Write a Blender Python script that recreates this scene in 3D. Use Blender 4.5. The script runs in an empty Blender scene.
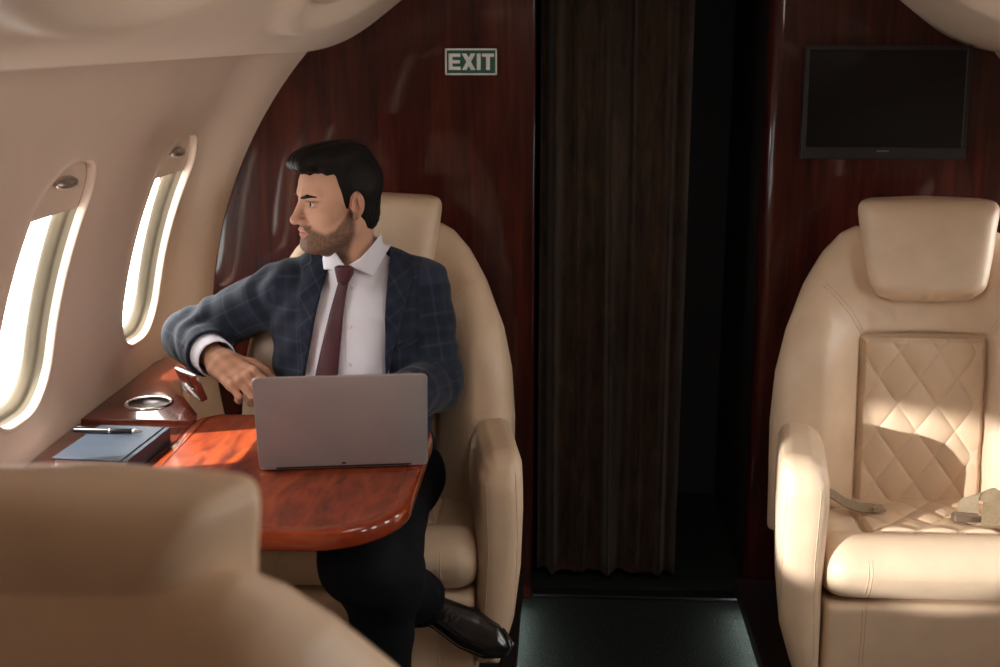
import bpy, bmesh, math, random
import numpy as np
from mathutils import Vector, Matrix
random.seed(7); rng = np.random.default_rng(7)
SC = bpy.context.scene; COL = SC.collection
R_ = math.radians
F32 = np.float32

# ------------------------------------------------------------------ camera
CAMZ = 1.555; PITCH = R_(13.5); YAW = R_(3.0); FPX = 1200.0
cp, sp, cy, sy = math.cos(PITCH), math.sin(PITCH), math.cos(YAW), math.sin(YAW)
FWD = np.array((-sy*cp, cy*cp, -sp)); RGT = np.array((cy, sy, 0.0)); UPV = np.cross(RGT, FWD)
def P(x, y, Y):
    """photo point -> world point on the upright plane at distance Y from the camera"""
    d = FWD*FPX + RGT*(x-500.0) + UPV*(333.5-y)
    t = Y/d[1]
    return np.array((d[0]*t, Y, CAMZ+d[2]*t))
def PZ(x, y, z):
    d = FWD*FPX + RGT*(x-500.0) + UPV*(333.5-y)
    t = (z-CAMZ)/d[2]
    return np.array((d[0]*t, d[1]*t, z))
def xz(pts, Y): return [(P(x, y, Y)[0], P(x, y, Y)[2]) for x, y in pts]

cam = bpy.data.cameras.new('camera'); camo = bpy.data.objects.new('camera', cam); COL.objects.link(camo)
cam.sensor_width = 36.0; cam.lens = FPX/1000*36.0
camo.matrix_world = Matrix(((RGT[0], UPV[0], -FWD[0], 0), (RGT[1], UPV[1], -FWD[1], 0), (RGT[2], UPV[2], -FWD[2], CAMZ), (0, 0, 0, 1)))
cam.clip_start = 0.02
cam.dof.use_dof = True; cam.dof.focus_distance = 2.62; cam.dof.aperture_fstop = 3.2
SC.camera = camo

# ------------------------------------------------------------------ materials
def newmat(name):
    m = bpy.data.materials.new(name); m.use_nodes = True
    n = m.node_tree.nodes; b = n['Principled BSDF']
    return m, n, m.node_tree.links, b
def ramp(n, stops):
    r = n.new('ShaderNodeValToRGB'); e = r.color_ramp.elements
    while len(e) < len(stops): e.new(0.5)
    for k, (p, c) in enumerate(stops): e[k].position = p; e[k].color = (*c, 1)
    return r
def coords(n, l, scale=(1, 1, 1), rot=(0, 0, 0), kind='Object'):
    t = n.new('ShaderNodeTexCoord'); mp = n.new('ShaderNodeMapping')
    mp.inputs['Scale'].default_value = scale; mp.inputs['Rotation'].default_value = rot
    l.new(t.outputs[kind], mp.inputs['Vector']); return mp.outputs['Vector']
def noise(n, l, vec, scale=5, detail=3, rough=.5, dist=0):
    x = n.new('ShaderNodeTexNoise'); x.inputs['Scale'].default_value = scale; x.inputs['Detail'].default_value = detail
    x.inputs['Roughness'].default_value = rough; x.inputs['Distortion'].default_value = dist
    l.new(vec, x.inputs['Vector']); return x.outputs['Fac']
def bump(n, l, b, fac, strength=.2, dist=.002):
    k = n.new('ShaderNodeBump'); k.inputs['Strength'].default_value = strength; k.inputs['Distance'].default_value = dist
    l.new(fac, k.inputs['Height']); l.new(k.outputs['Normal'], b.inputs['Normal'])
def plain(name, col, rough=.5, metal=0.0, coat=0.0, nscale=60, namp=.08, bs=0.0, bdist=.001, spec=.5):
    m, n, l, b = newmat(name); v = coords(n, l)
    f = noise(n, l, v, nscale, 3)
    r = ramp(n, [(.3, [c*(1-namp) for c in col]), (.7, [min(1, c*(1+namp)) for c in col])])
    l.new(f, r.inputs['Fac']); l.new(r.outputs['Color'], b.inputs['Base Color'])
    b.inputs['Roughness'].default_value = rough; b.inputs['Metallic'].default_value = metal
    b.inputs['Coat Weight'].default_value = coat; b.inputs['Coat Roughness'].default_value = .06
    b.inputs['Specular IOR Level'].default_value = spec
    if bs: bump(n, l, b, noise(n, l, v, nscale*6, 2), bs, bdist)
    return m
M = {}
M['leather'] = plain('beige_leather', (.68, .515, .365), .42, nscale=14, namp=.05, bs=.25, bdist=.0012)
M['leather_panel'] = plain('quilted_leather', (.655, .485, .335), .45, nscale=14, namp=.05, bs=.25, bdist=.0012)
M['thread'] = plain('seam_thread', (.62, .46, .32), .7)
M['wall'] = plain('sidewall_lining', (.68, .535, .43), .5, nscale=4, namp=.03, bs=.12, bdist=.001)
M['frame'] = plain('window_reveal', (.115, .092, .06), .55, nscale=9, namp=.04)
M['valence'] = plain('ceiling_lining', (.70, .555, .44), .45, nscale=4, namp=.03)
M['shade'] = plain('window_shade', (.68, .53, .415), .55, nscale=30, namp=.03)
M['dark'] = plain('dark_trim', (.018, .013, .012), .5)
M['black'] = plain('black_plastic', (.008, .008, .009), .35)
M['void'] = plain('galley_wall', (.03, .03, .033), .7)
M['steel'] = plain('polished_steel', (.62, .6, .58), .18, metal=1, namp=.03)
M['bronze'] = plain('brushed_handle', (.55, .50, .47), .32, metal=1, namp=.05)
M['alu'] = plain('laptop_aluminium', (.43, .40, .41), .38, metal=.5, nscale=7, namp=.06)
M['suit'] = None
M['shirt'] = plain('white_cotton', (.74, .73, .80), .75, nscale=25, namp=.02, bs=.12)
M['shirt_button'] = plain('pearl_button', (.7, .68, .72), .3)
M['hair'] = None
M['shoe'] = plain('black_shoe_leather', (.006, .006, .007), .22, coat=.4)
M['sock'] = plain('black_sock', (.006, .006, .007), .9)
M['book'] = plain('blue_book_cover', (.018, .027, .042), .5, nscale=40, namp=.12, bs=.2)
M['pages'] = plain('book_pages', (.80, .74, .76), .8)
M['web'] = plain('belt_webbing', (.24, .175, .105), .6, nscale=120, namp=.1, bs=.3)
M['white'] = plain('sign_white', (.66, .68, .66), .5)
M['green'] = plain('sign_green', (.008, .075, .045), .4)
M['cup'] = plain('cup_well', (.05, .03, .025), .3, metal=.6)

def wood(name, c1, c2, c3, scale, rot, rough, coat, band=8, dist=2.0):
    m, n, l, b = newmat(name); v = coords(n, l, scale, rot)
    f1 = noise(n, l, v, band, 5, .6, dist); f2 = noise(n, l, v, band*3.5, 3, .6, .4)
    mx = n.new('ShaderNodeMath'); mx.operation = 'MULTIPLY_ADD'; mx.inputs[1].default_value = .35
    l.new(f2, mx.inputs[0])
    ms = n.new('ShaderNodeMath'); ms.operation = 'MULTIPLY'; ms.inputs[1].default_value = .72
    l.new(f1, ms.inputs[0]); l.new(ms.outputs[0], mx.inputs[2])
    r = ramp(n, [(.36, c1), (.52, c2), (.68, c3)]); l.new(mx.outputs[0], r.inputs['Fac'])
    l.new(r.outputs['Color'], b.inputs['Base Color'])
    b.inputs['Roughness'].default_value = rough; b.inputs['Coat Weight'].default_value = coat; b.inputs['Coat Roughness'].default_value = .05; b.inputs['Specular IOR Level'].default_value = .12
    return m
M['mahogany'] = wood('mahogany_panel', (.018, .0045, .0038), (.042, .0076, .0055), (.076, .0138, .0080), (5, 5, .35), (0, 0, 0), .30, .55, 5, .8)
M['burl'] = wood('table_veneer', (.050, .009, .005), (.18, .029, .010), (.30, .056, .015), (5.5, 1.6, 3), (0, 0, R_(-38)), .28, .7, 2.4, 1.6)
M['burl_edge'] = wood('table_edge_veneer', (.13, .018, .006), (.21, .030, .008), (.28, .048, .012), (2, 2, 8), (0, 0, 0), .22, .9, 3, .8)
M['console'] = wood('console_veneer', (.07, .014, .008), (.12, .024, .012), (.17, .036, .016), (5, 1.2, 3), (0, 0, R_(-6)), .22, .8, 3, 1.0)

def carpet():
    m, n, l, b = newmat('dark_carpet'); v = coords(n, l)
    f = noise(n, l, v, 260, 4, .7)
    r = ramp(n, [(.42, (.006, .008, .0075)), (.74, (.085, .105, .095))]); l.new(f, r.inputs['Fac'])
    l.new(r.outputs['Color'], b.inputs['Base Color']); b.inputs['Roughness'].default_value = 1.0
    b.inputs['Specular IOR Level'].default_value = .05
    bump(n, l, b, f, .8, .006); return m
M['carpet'] = carpet()
def velvet():
    m, n, l, b = newmat('curtain_velvet'); v = coords(n, l, (9, 9, 2.2))
    f = noise(n, l, v, 4, 6, .7, .6)
    r = ramp(n, [(.36, (.020, .013, .010)), (.6, (.056, .034, .022)), (.8, (.11, .068, .036))]); l.new(f, r.inputs['Fac'])
    l.new(r.outputs['Color'], b.inputs['Base Color']); b.inputs['Roughness'].default_value = .95
    b.inputs['Sheen Weight'].default_value = .25; b.inputs['Specular IOR Level'].default_value = .1
    return m
M['curtain'] = velvet()
def suit(name, plaid=True):
    m, n, l, b = newmat(name)
    at = n.new('ShaderNodeAttribute'); at.attribute_name = 'weave'
    base = (.0080, .0125, .026) if plaid else (.004, .0047, .007); line = (.027, .038, .070)
    sep = n.new('ShaderNodeSeparateXYZ'); l.new(at.outputs['Vector'], sep.inputs[0])
    outs = []
    for ch in ('X', 'Y'):
        fr = n.new('ShaderNodeMath'); fr.operation = 'PINGPONG'; fr.inputs[1].default_value = .5; l.new(sep.outputs[ch], fr.inputs[0])
        mr = n.new('ShaderNodeMapRange'); mr.inputs['From Min'].default_value = .02; mr.inputs['From Max'].default_value = .075
        mr.inputs['To Min'].default_value = .55; mr.inputs['To Max'].default_value = 0; mr.clamp = True
        l.new(fr.outputs[0], mr.inputs['Value']); outs.append(mr.outputs[0])
        fr2 = n.new('ShaderNodeMapRange'); fr2.inputs['From Min'].default_value = .36; fr2.inputs['From Max'].default_value = .44
        fr2.inputs['To Min'].default_value = 0; fr2.inputs['To Max'].default_value = .22; l.new(fr.outputs[0], fr2.inputs['Value']); outs.append(fr2.outputs[0])
    s = outs[0]
    for o in outs[1:]:
        a = n.new('ShaderNodeMath'); a.operation = 'ADD'; l.new(s, a.inputs[0]); l.new(o, a.inputs[1]); s = a.outputs[0]
    mix = n.new('ShaderNodeMix'); mix.data_type = 'RGBA'
    mix.inputs['A'].default_value = (*base, 1); mix.inputs['B'].default_value = (*line, 1)
    if plaid: l.new(s, mix.inputs['Factor'])
    else: mix.inputs['Factor'].default_value = 0
    l.new(mix.outputs['Result'], b.inputs['Base Color'])
    b.inputs['Roughness'].default_value = .8; b.inputs['Sheen Weight'].default_value = .12 if plaid else 0; b.inputs['Specular IOR Level'].default_value = .25 if plaid else .12
    bump(n, l, b, noise(n, l, coords(n, l), 700, 2), .3, .001)
    return m
M['suit'] = suit('navy_plaid_wool'); M['trousers'] = suit('navy_wool', False)
def tie_mat():
    m, n, l, b = newmat('burgundy_silk'); v = coords(n, l, (1, 1, 1), (0, R_(40), 0))
    w = n.new('ShaderNodeTexWave'); w.inputs['Scale'].default_value = 160; l.new(v, w.inputs['Vector'])
    r = ramp(n, [(.2, (.050, .010, .016)), (.8, (.078, .018, .026))]); l.new(w.outputs['Fac'], r.inputs['Fac'])
    l.new(r.outputs['Color'], b.inputs['Base Color']); b.inputs['Roughness'].default_value = .5; return m
M['tie'] = tie_mat()
def hair_mat():
    m, n, l, b = newmat('dark_hair'); v = coords(n, l, (1, 1, 1))
    f = noise(n, l, v, 220, 3)
    r = ramp(n, [(.3, (.004, .003, .003)), (.75, (.014, .010, .009))]); l.new(f, r.inputs['Fac'])
    l.new(r.outputs['Color'], b.inputs['Base Color']); b.inputs['Roughness'].default_value = .6; b.inputs['Specular IOR Level'].default_value = .15
    bump(n, l, b, noise(n, l, coords(n, l, (1, .18, .35)), 420, 2), .35, .001); return m
M['hair'] = hair_mat()
def skin_mat():
    m, n, l, b = newmat('skin')
    at = n.new('ShaderNodeAttribute'); at.attribute_name = 'tint'
    l.new(at.outputs['Color'], b.inputs['Base Color']); b.inputs['Roughness'].default_value = .62
    b.inputs['Specular IOR Level'].default_value = .05
    bump(n, l, b, noise(n, l, coords(n, l), 420, 3), .18, .001); return m
M['skin'] = skin_mat()
M['eye'] = plain('eye_white', (.62, .58, .55), .2); M['iris'] = plain('iris', (.02, .012, .008), .15)
def glass_mat():
    m = bpy.data.materials.new('window_glass'); m.use_nodes = True; n = m.node_tree.nodes; l = m.node_tree.links; n.clear()
    o = n.new('ShaderNodeOutputMaterial'); t = n.new('ShaderNodeBsdfTransparent'); g = n.new('ShaderNodeBsdfGlossy'); g.inputs['Roughness'].default_value = .02
    fr = n.new('ShaderNodeFresnel'); fr.inputs['IOR'].default_value = 1.3; mx = n.new('ShaderNodeMixShader')
    t.inputs['Color'].default_value = (.97, .98, .97, 1)
    l.new(fr.outputs[0], mx.inputs[0]); l.new(t.outputs[0], mx.inputs[1]); l.new(g.outputs[0], mx.inputs[2]); l.new(mx.outputs[0], o.inputs['Surface']); return m
M['glass'] = glass_mat()
def screen_mat():
    m, n, l, b = newmat('television_screen'); f = noise(n, l, coords(n, l), 3, 2)
    r = ramp(n, [(0, (.004, .004, .005)), (1, (.006, .006, .0065))]); l.new(f, r.inputs['Fac']); l.new(r.outputs['Color'], b.inputs['Base Color'])
    b.inputs['Roughness'].default_value = .12; b.inputs['Specular IOR Level'].default_value = .3; return m
M['screen'] = screen_mat()
def emit(name, col, st):
    m, n, l, b = newmat(name); f = noise(n, l, coords(n, l), 3, 1)
    r = ramp(n, [(0, col), (1, col)]); l.new(f, r.inputs['Fac']); l.new(r.outputs['Color'], b.inputs['Emission Color']); b.inputs['Emission Strength'].default_value = st
    return m

# ------------------------------------------------------------------ mesh helpers
def mesh_obj(name, v, f, mat, parent=None, org=(0, 0, 0), smooth=True, attrs=None):
    v = np.asarray(v, dtype=np.float64) - np.asarray(org if parent is None else (0, 0, 0))
    me = bpy.data.meshes.new(name)
    if isinstance(f, np.ndarray) and f.ndim == 2:
        k = f.shape[1]
        me.vertices.add(len(v)); me.vertices.foreach_set('co', v.astype(F32).ravel())
        me.loops.add(f.size); me.loops.foreach_set('vertex_index', f.astype(np.int32).ravel())
        me.polygons.add(len(f)); me.polygons.foreach_set('loop_start', np.arange(0, f.size, k, dtype=np.int32))
        me.polygons.foreach_set('loop_total', np.full(len(f), k, dtype=np.int32)); me.update(calc_edges=True)
    else:
        me.from_pydata([tuple(p) for p in v], [], [tuple(q) for q in f])
    me.validate()
    if smooth: me.polygons.foreach_set('use_smooth', np.ones(len(me.polygons), dtype=bool))
    for an, (typ, data) in (attrs or {}).items():
        a = me.attributes.new(an, typ, 'POINT')
        a.data.foreach_set('color' if typ == 'FLOAT_COLOR' else 'vector', np.asarray(data, dtype=F32).ravel())
    me.materials.append(mat)
    o = bpy.data.objects.new(name, me); COL.objects.link(o)
    if parent is not None: o.parent = parent
    else: o.location = org
    return o
def bm_obj(name, bm, mat, parent=None, smooth=False, org=(0, 0, 0), autos=None):
    bmesh.ops.recalc_face_normals(bm, faces=bm.faces)
    if parent is None and tuple(org) != (0, 0, 0): bmesh.ops.translate(bm, verts=bm.verts, vec=-Vector(org))
    me = bpy.data.meshes.new(name); bm.to_mesh(me); bm.free()
    if smooth or autos:
        me.polygons.foreach_set('use_smooth', np.ones(len(me.polygons), dtype=bool))
        if autos: me.set_sharp_from_angle(angle=R_(autos))
    me.materials.append(mat)
    o = bpy.data.objects.new(name, me); COL.objects.link(o)
    if parent is not None: o.parent = parent
    else: o.location = org
    return o
def thing(name, label, cat, loc=(0, 0, 0), group=None):
    o = bpy.data.objects.new(name, None); COL.objects.link(o); o.location = loc; o.empty_display_size = .05
    o['label'] = label; o['category'] = cat
    if group: o['group'] = group
    return o
def struct(o, label=None, cat=None):
    o['kind'] = 'structure'
    if label: o['label'] = label
    if cat: o['category'] = cat
    return o
def box_bm(lo, hi, bev=0.0, seg=2, bm=None):
    bm2 = bmesh.new(); bmesh.ops.create_cube(bm2, size=1)
    for v in bm2.verts:
        v.co = Vector([(lo[i]+hi[i])/2+v.co[i]*(hi[i]-lo[i]) for i in range(3)])
    if bev: bmesh.ops.bevel(bm2, geom=bm2.edges[:], offset=bev, segments=seg, profile=.5, affect='EDGES')
    if bm is None: return bm2
    me = bpy.data.meshes.new('tmp'); bm2.to_mesh(me); bm2.free(); bm.from_mesh(me); bpy.data.meshes.remove(me); return bm
def prism_bm(poly, z0, z1, bev=0.0, seg=3, axis='z'):
    bm = bmesh.new()
    def mk(p, h): return (p[0], p[1], h) if axis == 'z' else (p[0], h, p[1])
    a = [bm.verts.new(mk(p, z0)) for p in poly]; b = [bm.verts.new(mk(p, z1)) for p in poly]
    n = len(poly); bm.faces.new(a[::-1]); top = bm.faces.new(b)
    for i in range(n): bm.faces.new((a[i], a[(i+1) % n], b[(i+1) % n], b[i]))
    bmesh.ops.recalc_face_normals(bm, faces=bm.faces)
    if bev:
        ed = [e for e in bm.edges if abs((e.verts[0].co-e.verts[1].co)[2 if axis == 'z' else 1]) < 1e-6]
        bmesh.ops.bevel(bm, geom=ed, offset=bev, segments=seg, profile=.5, affect='EDGES')
    return bm
def rrect(x0, y0, x1, y1, r, n=8):
    """rounded rectangle; r one radius or four: (x1,y1), (x0,y1), (x0,y0), (x1,y0)"""
    if not hasattr(r, '__len__'): r = (r,)*4
    out = []
    for k, (cx, cy_, sx, sy_) in enumerate(((x1, y1, -1, -1), (x0, y1, 1, -1), (x0, y0, 1, 1), (x1, y0, -1, 1))):
        rr = max(r[k], 1e-4)
        for i in range(n+1):
            a = math.pi/2*(k+i/n)
            out.append((cx+sx*rr+rr*math.cos(a), cy_+sy_*rr+rr*math.sin(a)))
    return out
def tube(path, r, n=8, closed=False):
    path = np.asarray(path, float); m = len(path); V = []; Fc = []
    if np.isscalar(r): r = [r]*m
    up = np.array((.13, .31, .94))
    for i in range(m):
        if closed: t = path[(i+1) % m]-path[i-1]
        else: t = path[min(i+1, m-1)]-path[max(i-1, 0)]
        t = t/(np.linalg.norm(t)+1e-9); u = np.cross(up, t); u /= np.linalg.norm(u)+1e-9; w = np.cross(t, u)
        for k in range(n):
            a = 2*math.pi*k/n; V.append(path[i]+r[i]*(math.cos(a)*u+math.sin(a)*w))
    for i in range(m if closed else m-1):
        for k in range(n):
            j = (i+1) % m
            Fc.append((i*n+k, i*n+(k+1) % n, j*n+(k+1) % n, j*n+k))
    if not closed:
        Fc.append(tuple(range(n))[::-1]); Fc.append(tuple(range((m-1)*n, m*n)))
    return V, Fc
def lathe(profile, n=48, c=(0, 0, 0)):
    V = []; Fc = []
    for r, z in profile:
        for k in range(n):
            a = 2*math.pi*k/n; V.append((c[0]+r*math.cos(a), c[1]+r*math.sin(a), c[2]+z))
    for i in range(len(profile)-1):
        for k in range(n): Fc.append((i*n+k, i*n+(k+1) % n, (i+1)*n+(k+1) % n, (i+1)*n+k))
    return V, Fc
def gridmesh(Pnts):
    a, b = Pnts.shape[:2]; V = Pnts.reshape(-1, 3); i = np.arange((a-1)*(b-1)); r, c = i//(b-1), i % (b-1); k = r*b+c
    return V, np.stack((k, k+1, k+b+1, k+b), 1)

# ------------------------------------------------------------------ signed distance tools
def smin(a, b, k):
    h = np.maximum(k-np.abs(a-b), 0)/k
    return np.minimum(a, b)-h*h*k*.25
def smax(a, b, k): return -smin(-a, -b, k)
def cap(X, Y, Z, a, b, ra, rb=None):
    rb = ra if rb is None else rb
    a = np.asarray(a, F32); b = np.asarray(b, F32); d = b-a; L = float(d@d)+1e-12
    t = np.clip(((X-a[0])*d[0]+(Y-a[1])*d[1]+(Z-a[2])*d[2])/L, 0, 1)
    return np.sqrt((X-a[0]-t*d[0])**2+(Y-a[1]-t*d[1])**2+(Z-a[2]-t*d[2])**2)-(ra+(rb-ra)*t)
def ell(X, Y, Z, c, r):
    x, y, z = (X-c[0])/r[0], (Y-c[1])/r[1], (Z-c[2])/r[2]
    k0 = np.sqrt(x*x+y*y+z*z)+1e-6; k1 = np.sqrt((x/r[0])**2+(y/r[1])**2+(z/r[2])**2)+1e-6
    return k0*(k0-1)/k1
def rbox(X, Y, Z, lo, hi, r):
    q = []
    for A, l_, h_ in ((X, lo[0], hi[0]), (Y, lo[1], hi[1]), (Z, lo[2], hi[2])): q.append(np.abs(A-(l_+h_)/2)-(h_-l_)/2+r)
    return np.sqrt(np.maximum(q[0], 0)**2+np.maximum(q[1], 0)**2+np.maximum(q[2], 0)**2)+np.minimum(np.maximum(np.maximum(q[0], q[1]), q[2]), 0)-r
def poly2(U, V, pts):
    pts = [tuple(p) for p in pts]; n = len(pts); d = None; s = None
    for i in range(n):
        a = pts[i]; b = pts[i-1]; ex, ey = b[0]-a[0], b[1]-a[1]; wx, wy = U-a[0], V-a[1]
        t = np.clip((wx*ex+wy*ey)/(ex*ex+ey*ey+1e-12), 0, 1)
        dd = (wx-ex*t)**2+(wy-ey*t)**2; d = dd if d is None else np.minimum(d, dd)
        c1 = V >= a[1]; c2 = V < b[1]; c3 = ex*wy > ey*wx
        fl = (c1 & c2 & c3) | (~c1 & ~c2 & ~c3); s = np.where(fl, -1.0, 1.0) if s is None else np.where(fl, -s, s)
    return s*np.sqrt(d)
def ss(a, b, x):
    t = np.clip((x-a)/(b-a), 0, 1); return t*t*(3-2*t)
def nets(f, lo, hi, h, relax=1):
    ax = [np.arange(lo[i]-h, hi[i]+2*h, h, dtype=F32) for i in range(3)]
    X = ax[0][:, None, None]; Y = ax[1][None, :, None]; Z = ax[2][None, None, :]
    D = np.broadcast_to(f(X, Y, Z), (len(ax[0]), len(ax[1]), len(ax[2]))).astype(F32)
    I = D < 0
    S = np.zeros(tuple(s-1 for s in D.shape), np.int8)
    for a in (0, 1):
        for b in (0, 1):
            for c in (0, 1): S += I[a:a+S.shape[0], b:b+S.shape[1], c:c+S.shape[2]]
    idx = np.argwhere((S > 0) & (S < 8)); n = len(idx)
    cor = np.array([(a, b, c) for a in (0, 1) for b in (0, 1) for c in (0, 1)])
    val = np.stack([D[idx[:, 0]+c[0], idx[:, 1]+c[1], idx[:, 2]+c[2]] for c in cor], 1)
    acc = np.zeros((n, 3)); cnt = np.zeros(n)
    for i in range(8):
        for j in range(i+1, 8):
            if np.abs(cor[i]-cor[j]).sum() == 1:
                m = (val[:, i] < 0) != (val[:, j] < 0); t = val[m, i]/(val[m, i]-val[m, j])
                acc[m] += cor[i]+t[:, None]*(cor[j]-cor[i]); cnt[m] += 1
    V = (idx+acc/cnt[:, None])*h+np.array([a[0] for a in ax])
    vid = np.full(S.shape, -1, np.int32); vid[idx[:, 0], idx[:, 1], idx[:, 2]] = np.arange(n)
    Q = []
    for a in range(3):
        b, c = (a+1) % 3, (a+2) % 3
        sl0 = [slice(None)]*3; sl1 = [slice(None)]*3; sl0[a] = slice(0, -1); sl1[a] = slice(1, None)
        e = np.argwhere(I[tuple(sl0)] != I[tuple(sl1)])
        e = e[(e[:, b] > 0) & (e[:, c] > 0) & (e[:, b] < S.shape[b]) & (e[:, c] < S.shape[c])]
        ins = I[e[:, 0], e[:, 1], e[:, 2]]
        ob = np.zeros(3, int); ob[b] = 1; oc = np.zeros(3, int); oc[c] = 1
        g = lambda q: vid[q[:, 0], q[:, 1], q[:, 2]]
        q = np.stack((g(e-ob-oc), g(e-oc), g(e), g(e-ob)), 1)
        q[~ins] = q[~ins][:, ::-1]; Q.append(q)
    Q = np.concatenate(Q); Q = Q[(Q >= 0).all(1)]
    for _ in range(relax):
        A = np.zeros_like(V); C = np.zeros(len(V))
        for k in range(4):
            np.add.at(A, Q[:, k], V[Q[:, (k+1) % 4]]+V[Q[:, k-1]]); np.add.at(C, Q[:, k], 2)
        C[C == 0] = 1; V = V*.5+.5*A/C[:, None]
    return V, Q
def front_y(f, x, z, y0, y1, n=400, rev=False):
    x = np.asarray(x, F32); z = np.asarray(z, F32); ys = np.linspace(y1, y0, n, dtype=F32) if rev else np.linspace(y0, y1, n, dtype=F32)
    D = np.broadcast_to(f(x[:, None, None], ys[None, :, None], z[:, None, None]), (len(x), n, 1))[:, :, 0]
    i = np.argmax(D < 0, axis=1); return ys[i]

# ================================================================== THE CABIN
XC, ZC, RB, BULK = .21, .76, 1.262, 3.2
SEAMZ = 1.535
def Rw(Y): return RB-.085*ss(2.99, 3.21, Y)
def wallpt(side, phi, Y, off):
    z0 = ZC+RB*np.sin(phi); R = Rw(Y); x = np.sqrt(np.maximum(R*R-(z0-ZC)**2, .01))
    nx, nz = x/R, (z0-ZC)/R
    return np.stack((XC+side*(x-off*nx), Y+0*x, z0-off*nz), -1)
PHI0 = math.asin((-.05-ZC)/RB); PHI1 = math.asin((SEAMZ+.03-ZC)/RB)
WPH, WHH, WHW, WR = .272, .262, .134, .108          # window centre angle, half height, half width, corner
WINY = [2.870-.665*k for k in range(7)]
NP = 112; SHEAR = .11; OFFY = [0, 0, 0, .155, 0, 0, 0]  # fourth window, out of view, shifted to let the added beam through
def rr_ring(hw, hh, r, n=NP):
    p = np.array([(hw, 0)]+rrect(-hw, -hh, hw, hh, r, 12)[:13]+[(0, hh)]); q = n//4
    s = np.concatenate(([0], np.cumsum(np.linalg.norm(np.diff(p, axis=0), axis=1)))); t = (np.arange(q)+.5)/q*s[-1]
    a = np.stack((np.interp(t, s, p[:, 0]), np.interp(t, s, p[:, 1])), 1); b = a[::-1]*(-1, 1)
    o = np.concatenate((a, b, -a, -b)); o[:, 0] += SHEAR*o[:, 1]; return o
def build_wall(side, name):
    V = []; Fq = []
    for cyw, oy in zip(WINY, OFFY):
        base = rr_ring(WHW, WHH, WR)
        # outer rectangle, matched by direction
        ang = np.arctan2(base[:, 1], base[:, 0]-SHEAR*base[:, 1]); hx, s0, s1 = .3325, (PHI0-WPH)*RB, (PHI1-WPH)*RB
        cx_, sx_ = np.cos(ang), np.sin(ang)
        tt = np.minimum(hx/np.maximum(np.abs(cx_), 1e-6), np.where(sx_ > 0, s1, -s0)/np.maximum(np.abs(sx_), 1e-6))
        out = np.stack((cx_*tt, sx_*tt), 1)
        # corner snap
        for cxr in (-hx, hx):
            for sr in (s0, s1):
                i = np.argmin(np.abs(np.angle(np.exp(1j*(ang-math.atan2(sr, cxr)))))); out[i] = (cxr, sr)
        rings = []
        b1 = rr_ring(WHW+.012, WHH+.012, WR+.012)+(oy, 0)
        for k in range(9):
            w = (k/8)**.8; rings.append((out*(1-w)+b1*w, 0.0))
        for ins, off in ((-.009, .0012), (-.006, .003), (-.003, .0042), (0, .0042), (.002, .002), (.0035, -.003), (.0045, -.009), (.006, -.012)):
            rings.append((rr_ring(WHW-ins, WHH-ins, WR-ins)+(oy, 0), off))
        o0 = len(V)*1
        base_i = sum(len(v) for v in V)
        for rg, off in rings: V.append(wallpt(side, WPH+rg[:, 1]/RB, cyw+rg[:, 0], off))
        for k in range(len(rings)-1):
            for i in range(NP):
                j = (i+1) % NP; a = base_i+k*NP
                Fq.append((a+i, a+j, a+NP+j, a+NP+i))
    V = np.concatenate(V)
    bm = bmesh.new(); vs = [bm.verts.new(p) for p in V]
    for q in Fq:
        try: bm.faces.new([vs[i] for i in q])
        except ValueError: pass
    bmesh.ops.remove_doubles(bm, verts=bm.verts, dist=1e-4)
    return struct(bm_obj(name, bm, M['wall'], smooth=True))
wl = build_wall(-1, 'wall_left'); wr = build_wall(1, 'wall_right')
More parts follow.
